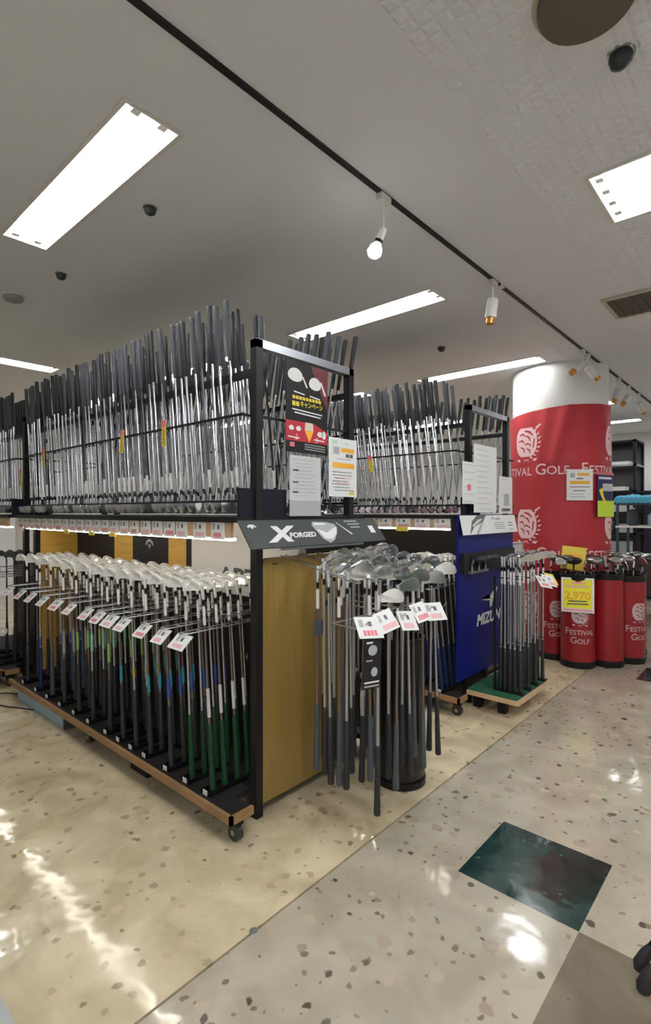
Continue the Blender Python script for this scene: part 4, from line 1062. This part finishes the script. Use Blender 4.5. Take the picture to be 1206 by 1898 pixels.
# dark partition and low wire counter
c = far(1235, 8.6)
pt = thing('dark_partition', 'dark fabric partition in front of the white end wall', 'partition', (c.x, c.y, 0))
MB().box((-0.04, -1.3, 0.03), (0.04, 0.75, 1.62)).build('fabric_panel', 'dark_fabric', pt)
MB().box((-0.05, -1.32, 1.62), (0.05, 0.77, 1.66)).build('cap_rail', 'black_paint', pt)
for y in (-1.2, 0.65): MB().box((-0.2, y-0.02, 0), (0.2, y+0.02, 0.035)).build('foot', 'black_paint', pt)
c = far(1205, 6.4)
rk = thing('wire_counter', 'teal framed display counter with white top behind the red drums', 'counter', (c.x, c.y, 0))
for x in (-0.28, 0.28):
    for y in (-0.4, 0.3): MB().box((x-0.014, y-0.014, 0), (x+0.014, y+0.014, 1.40)).build('post', 'teal_frame', rk)
for z, m in ((0.25, 'teal_frame'), (0.72, 'teal_frame'), (1.11, 'card')): MB().box((-0.3, -0.42, z), (0.3, 0.32, z+0.022)).build('shelf', m, rk)
MB().box((-0.29, -0.41, 0.3), (0.29, 0.31, 0.7)).build('drawer_block', 'gunmetal', rk)
MB().box((-0.3, -0.42, 1.385), (0.3, 0.32, 1.40)).build('top_frame', 'teal_frame', rk)
tw = MB()
for k in range(15):
    q = -0.40 + 0.05*k; hz = 0.012*math.sin(k*1.3)
    tw.tube([(-0.30, q, 1.40), (-0.15, q+0.01, 1.425+hz), (0.2, q, 1.42-hz), (0.30, q, 1.40)], [0.04, 0.045, 0.045, 0.04], 8)
tw.v = [(x, y, z) for x, y, z in tw.v]
tw = tw.build('blue_bag', 'blue_item', None, 70); tw.location = (c.x, c.y, 0.042); tag(tw, 'bright blue folded plastic bag on the teal framed counter', 'bag')
for i, (y, wd, ht, m) in enumerate(((-0.25, 0.12, 0.2, 'card'), (-0.05, 0.14, 0.17, 'pale_blue'), (0.17, 0.12, 0.22, 'rubber_grey'))):
    bt = thing('display_bottle', ('white', 'pale blue', 'grey')[i] + ' packet standing on the teal framed counter', 'packet', (c.x-0.1, c.y+y, 1.1321), group='packets on the counter')
    MB().lathe2([(wd*0.4, 0), (wd*0.45, 0.01), (wd*0.45, ht*0.75), (wd*0.25, ht*0.9)], 16).build('body', m, bt, 40)
    MB().lathe2([(wd*0.2, ht*0.9), (wd*0.2, ht)], 12).build('cap', 'blue_item' if i == 0 else 'card', bt, 40)

# third rack beyond the first (left edge of the picture)
F3 = (1.77, 4.42, 0.0)
rack3 = gondola(F3, 1.2, 0.50, 0.44, 0.31, 'club rack standing end to end beyond the front rack, white spine board', [(0.03, 1.15, 'board_white')], [(0.12, 0.2), (0.3, 0.38), (0.5, 0.58)], -0.5, wood_end=False)
for k in range(17):
    y = 4.49 + 0.0615*k
    key = 'dn%d' % (0, 1, 4, 5)[k % 4]
    if k < 9: club(key, (1.415, y, ZS), (0, 0.1, 1), PI + 0.28 + rv(0.08), 'iron with %s on the rack beyond the front rack' % DN[int(key[2])], 'upper irons, rack beyond, ' + DN[int(key[2])])
    else: stuff_club(key, (1.415, y, ZS), (0, 0.1, 1), PI + 0.28)
    stuff_club('dn2', (1.53, y+0.03, ZS), (0, 0.1, 1), PI + 0.28); stuff_club('dn0', (1.65, y+0.03, ZS), (0, 0.1, 1), PI + 0.28)
for gy, ay in ((0.12, 0.2), (0.3, 0.38)):
    for k in range(3): club('lo10d', (1.42 + 0.07*k, F3[1] + gy, 0.1262), (0.03, 0.12, 1), PI/2 + 0.35 + rv(0.1), 'black headed iron in the lower tier of the rack beyond', 'black headed irons, rack beyond')
dk = thing('display_box', 'grey and black display box with white letters before the far rack', 'display box', (1.15, 4.62, 0))
MB().box((-0.06, -0.3, 0.0), (0.06, 0.5, 0.44)).build('black_front', 'board_black', dk)
MB().box((-0.055, -0.295, 0.44), (0.055, 0.5, 0.80)).build('grey_front', 'pale_grey', dk)
MB().box((-0.062, -0.302, 0.80), (0.062, 0.5, 0.815)).build('lid', 'card', dk)
p = on_y(5, 1168, 4.32)
text_mb('lo', 0.12, lambda x, z: (p.x - 1.15 - 0.015 + x, -0.3015, p.z + z), bold=0.005).build('lettering', 'print_white', dk)

# ------------------------------------------------------------------ floor odds and ends
pb = thing('blue_tube_box', 'long pale blue box lying under the front rack plank', 'box', (1.31, 3.60, 0))
MB().box((-0.035, -0.36, 0.001), (0.035, 0.42, 0.066)).build('carton', 'pale_blue', pb)
MB().box((-0.037, -0.375, 0.0), (0.037, -0.355, 0.069)).build('end_cap', 'rubber_grey', pb)
o = MB().box((-0.09, -0.08, 0), (0.09, 0.08, 0.075)).box((-0.06, -0.05, 0.075), (0.06, 0.05, 0.085)).build('adjuster_block', 'black_paint'); o.location = (1.40, 2.42, 0)
tag(o, 'black block on the floor under the middle of the front rack', 'block')
def cable(name, m, pix, label):
    pts = [on_z(a, b_, 0.004) for a, b_ in pix]
    out = []
    for i in range(len(pts)-1):
        p0, p1, p2, p3 = pts[max(0, i-1)], pts[i], pts[i+1], pts[min(len(pts)-1, i+2)]
        for k in range(6):
            u = k/6; out.append(0.5*((2*p1) + (p2-p0)*u + (2*p0-5*p1+4*p2-p3)*u*u + (3*p1-p0-3*p2+p3)*u**3))
    out.append(pts[-1])
    o = MB().tube(out, 0.004, 6).build(name, m, None, 60); tag(o, label, 'cable')
cable('floor_cable', 'black_paint', ((-40, 1312), (-5, 1287), (30, 1286), (60, 1292), (85, 1300)), 'thin black cable looping on the floor beside the pale blue box')
cable('floor_cable', 'black_paint', ((-30, 1290), (0, 1307), (35, 1312), (62, 1316)), 'black cable running straight under the front rack')
cable('floor_cable', 'cable_white', ((-30, 1345), (0, 1338), (25, 1332), (45, 1325)), 'white cable end on the floor before the front rack')
o = MB().box((-0.5, -0.35, 0), (0.0, 0.35, 0.022)).box((-0.49, -0.34, 0.022), (-0.01, 0.34, 0.028)).build('floor_plinth', 'pale_grey'); o.location = (0.452, 1.56, 0)
tag(o, 'pale grey plinth standing on the floor by the left picture edge', 'plinth')
o.rotation_euler = (0, 0, 0)
# stand bag at the right edge: only its two feet reach into the picture
f1, f2 = on_z(1186, 1788, 0.012), on_z(1192, 1828, 0.012)
sbag = thing('stand_bag', 'black golf stand bag whose two thin legs rest on the brown tile', 'golf bag', (f1.x+0.30, f1.y-0.42, 0))
off = Vector((f1.x+0.30, f1.y-0.42, 0))
for ft in (f1, f2):
    hip = Vector((off.x-0.05, off.y + 0.08, 0.72)); a = Vector((ft.x, ft.y, 0.02))
    lg = MB().tube([a - off, hip - off], 0.0075, 10).build('leg', 'black_gloss', sbag, 50)
    d = (hip-a).normalized(); MB().tube([a-off+Vector((0,0,-0.02)), a-off+Vector((0,0,-0.006)), a-off+d*0.03, a-off+d*0.055], [0.017, 0.019, 0.015, 0.0085], 12).build('rubber_foot', 'rubber', lg, 60)
MB().tube([(0, 0, 0), (0.02, -0.05, 0.45), (0.0, 0.03, 0.86)], [0.11, 0.12, 0.115], 20).build('body', 'dark_fabric', sbag, 50)
MB().tube([(0.0, 0.03, 0.85), (-0.002, 0.034, 0.885)], [0.122, 0.122], 20).build('top_cuff', 'black_gloss', sbag, 50)
MB().tube([(0.0, 0.02, 0.0), (0.0, 0.02, 0.03)], [0.115, 0.118], 20).build('base', 'rubber', sbag, 50)

# ------------------------------------------------------------------ deeper rows of clubs, one object of stuff
allmb = MB(); names = []
for key, M4 in STUFF:
    for nm, me in CLUBS[key]:
        mn = me.materials[0].name
        if mn not in names: names.append(mn)
        allmb.add([M4 @ v.co for v in me.vertices], [list(p.vertices) for p in me.polygons], names.index(mn))
so = allmb.build('packed_clubs', names, None, 40)
so['kind'] = 'stuff'; tag(so, 'irons packed in the hidden inner rows of the upper shelves', 'golf clubs')
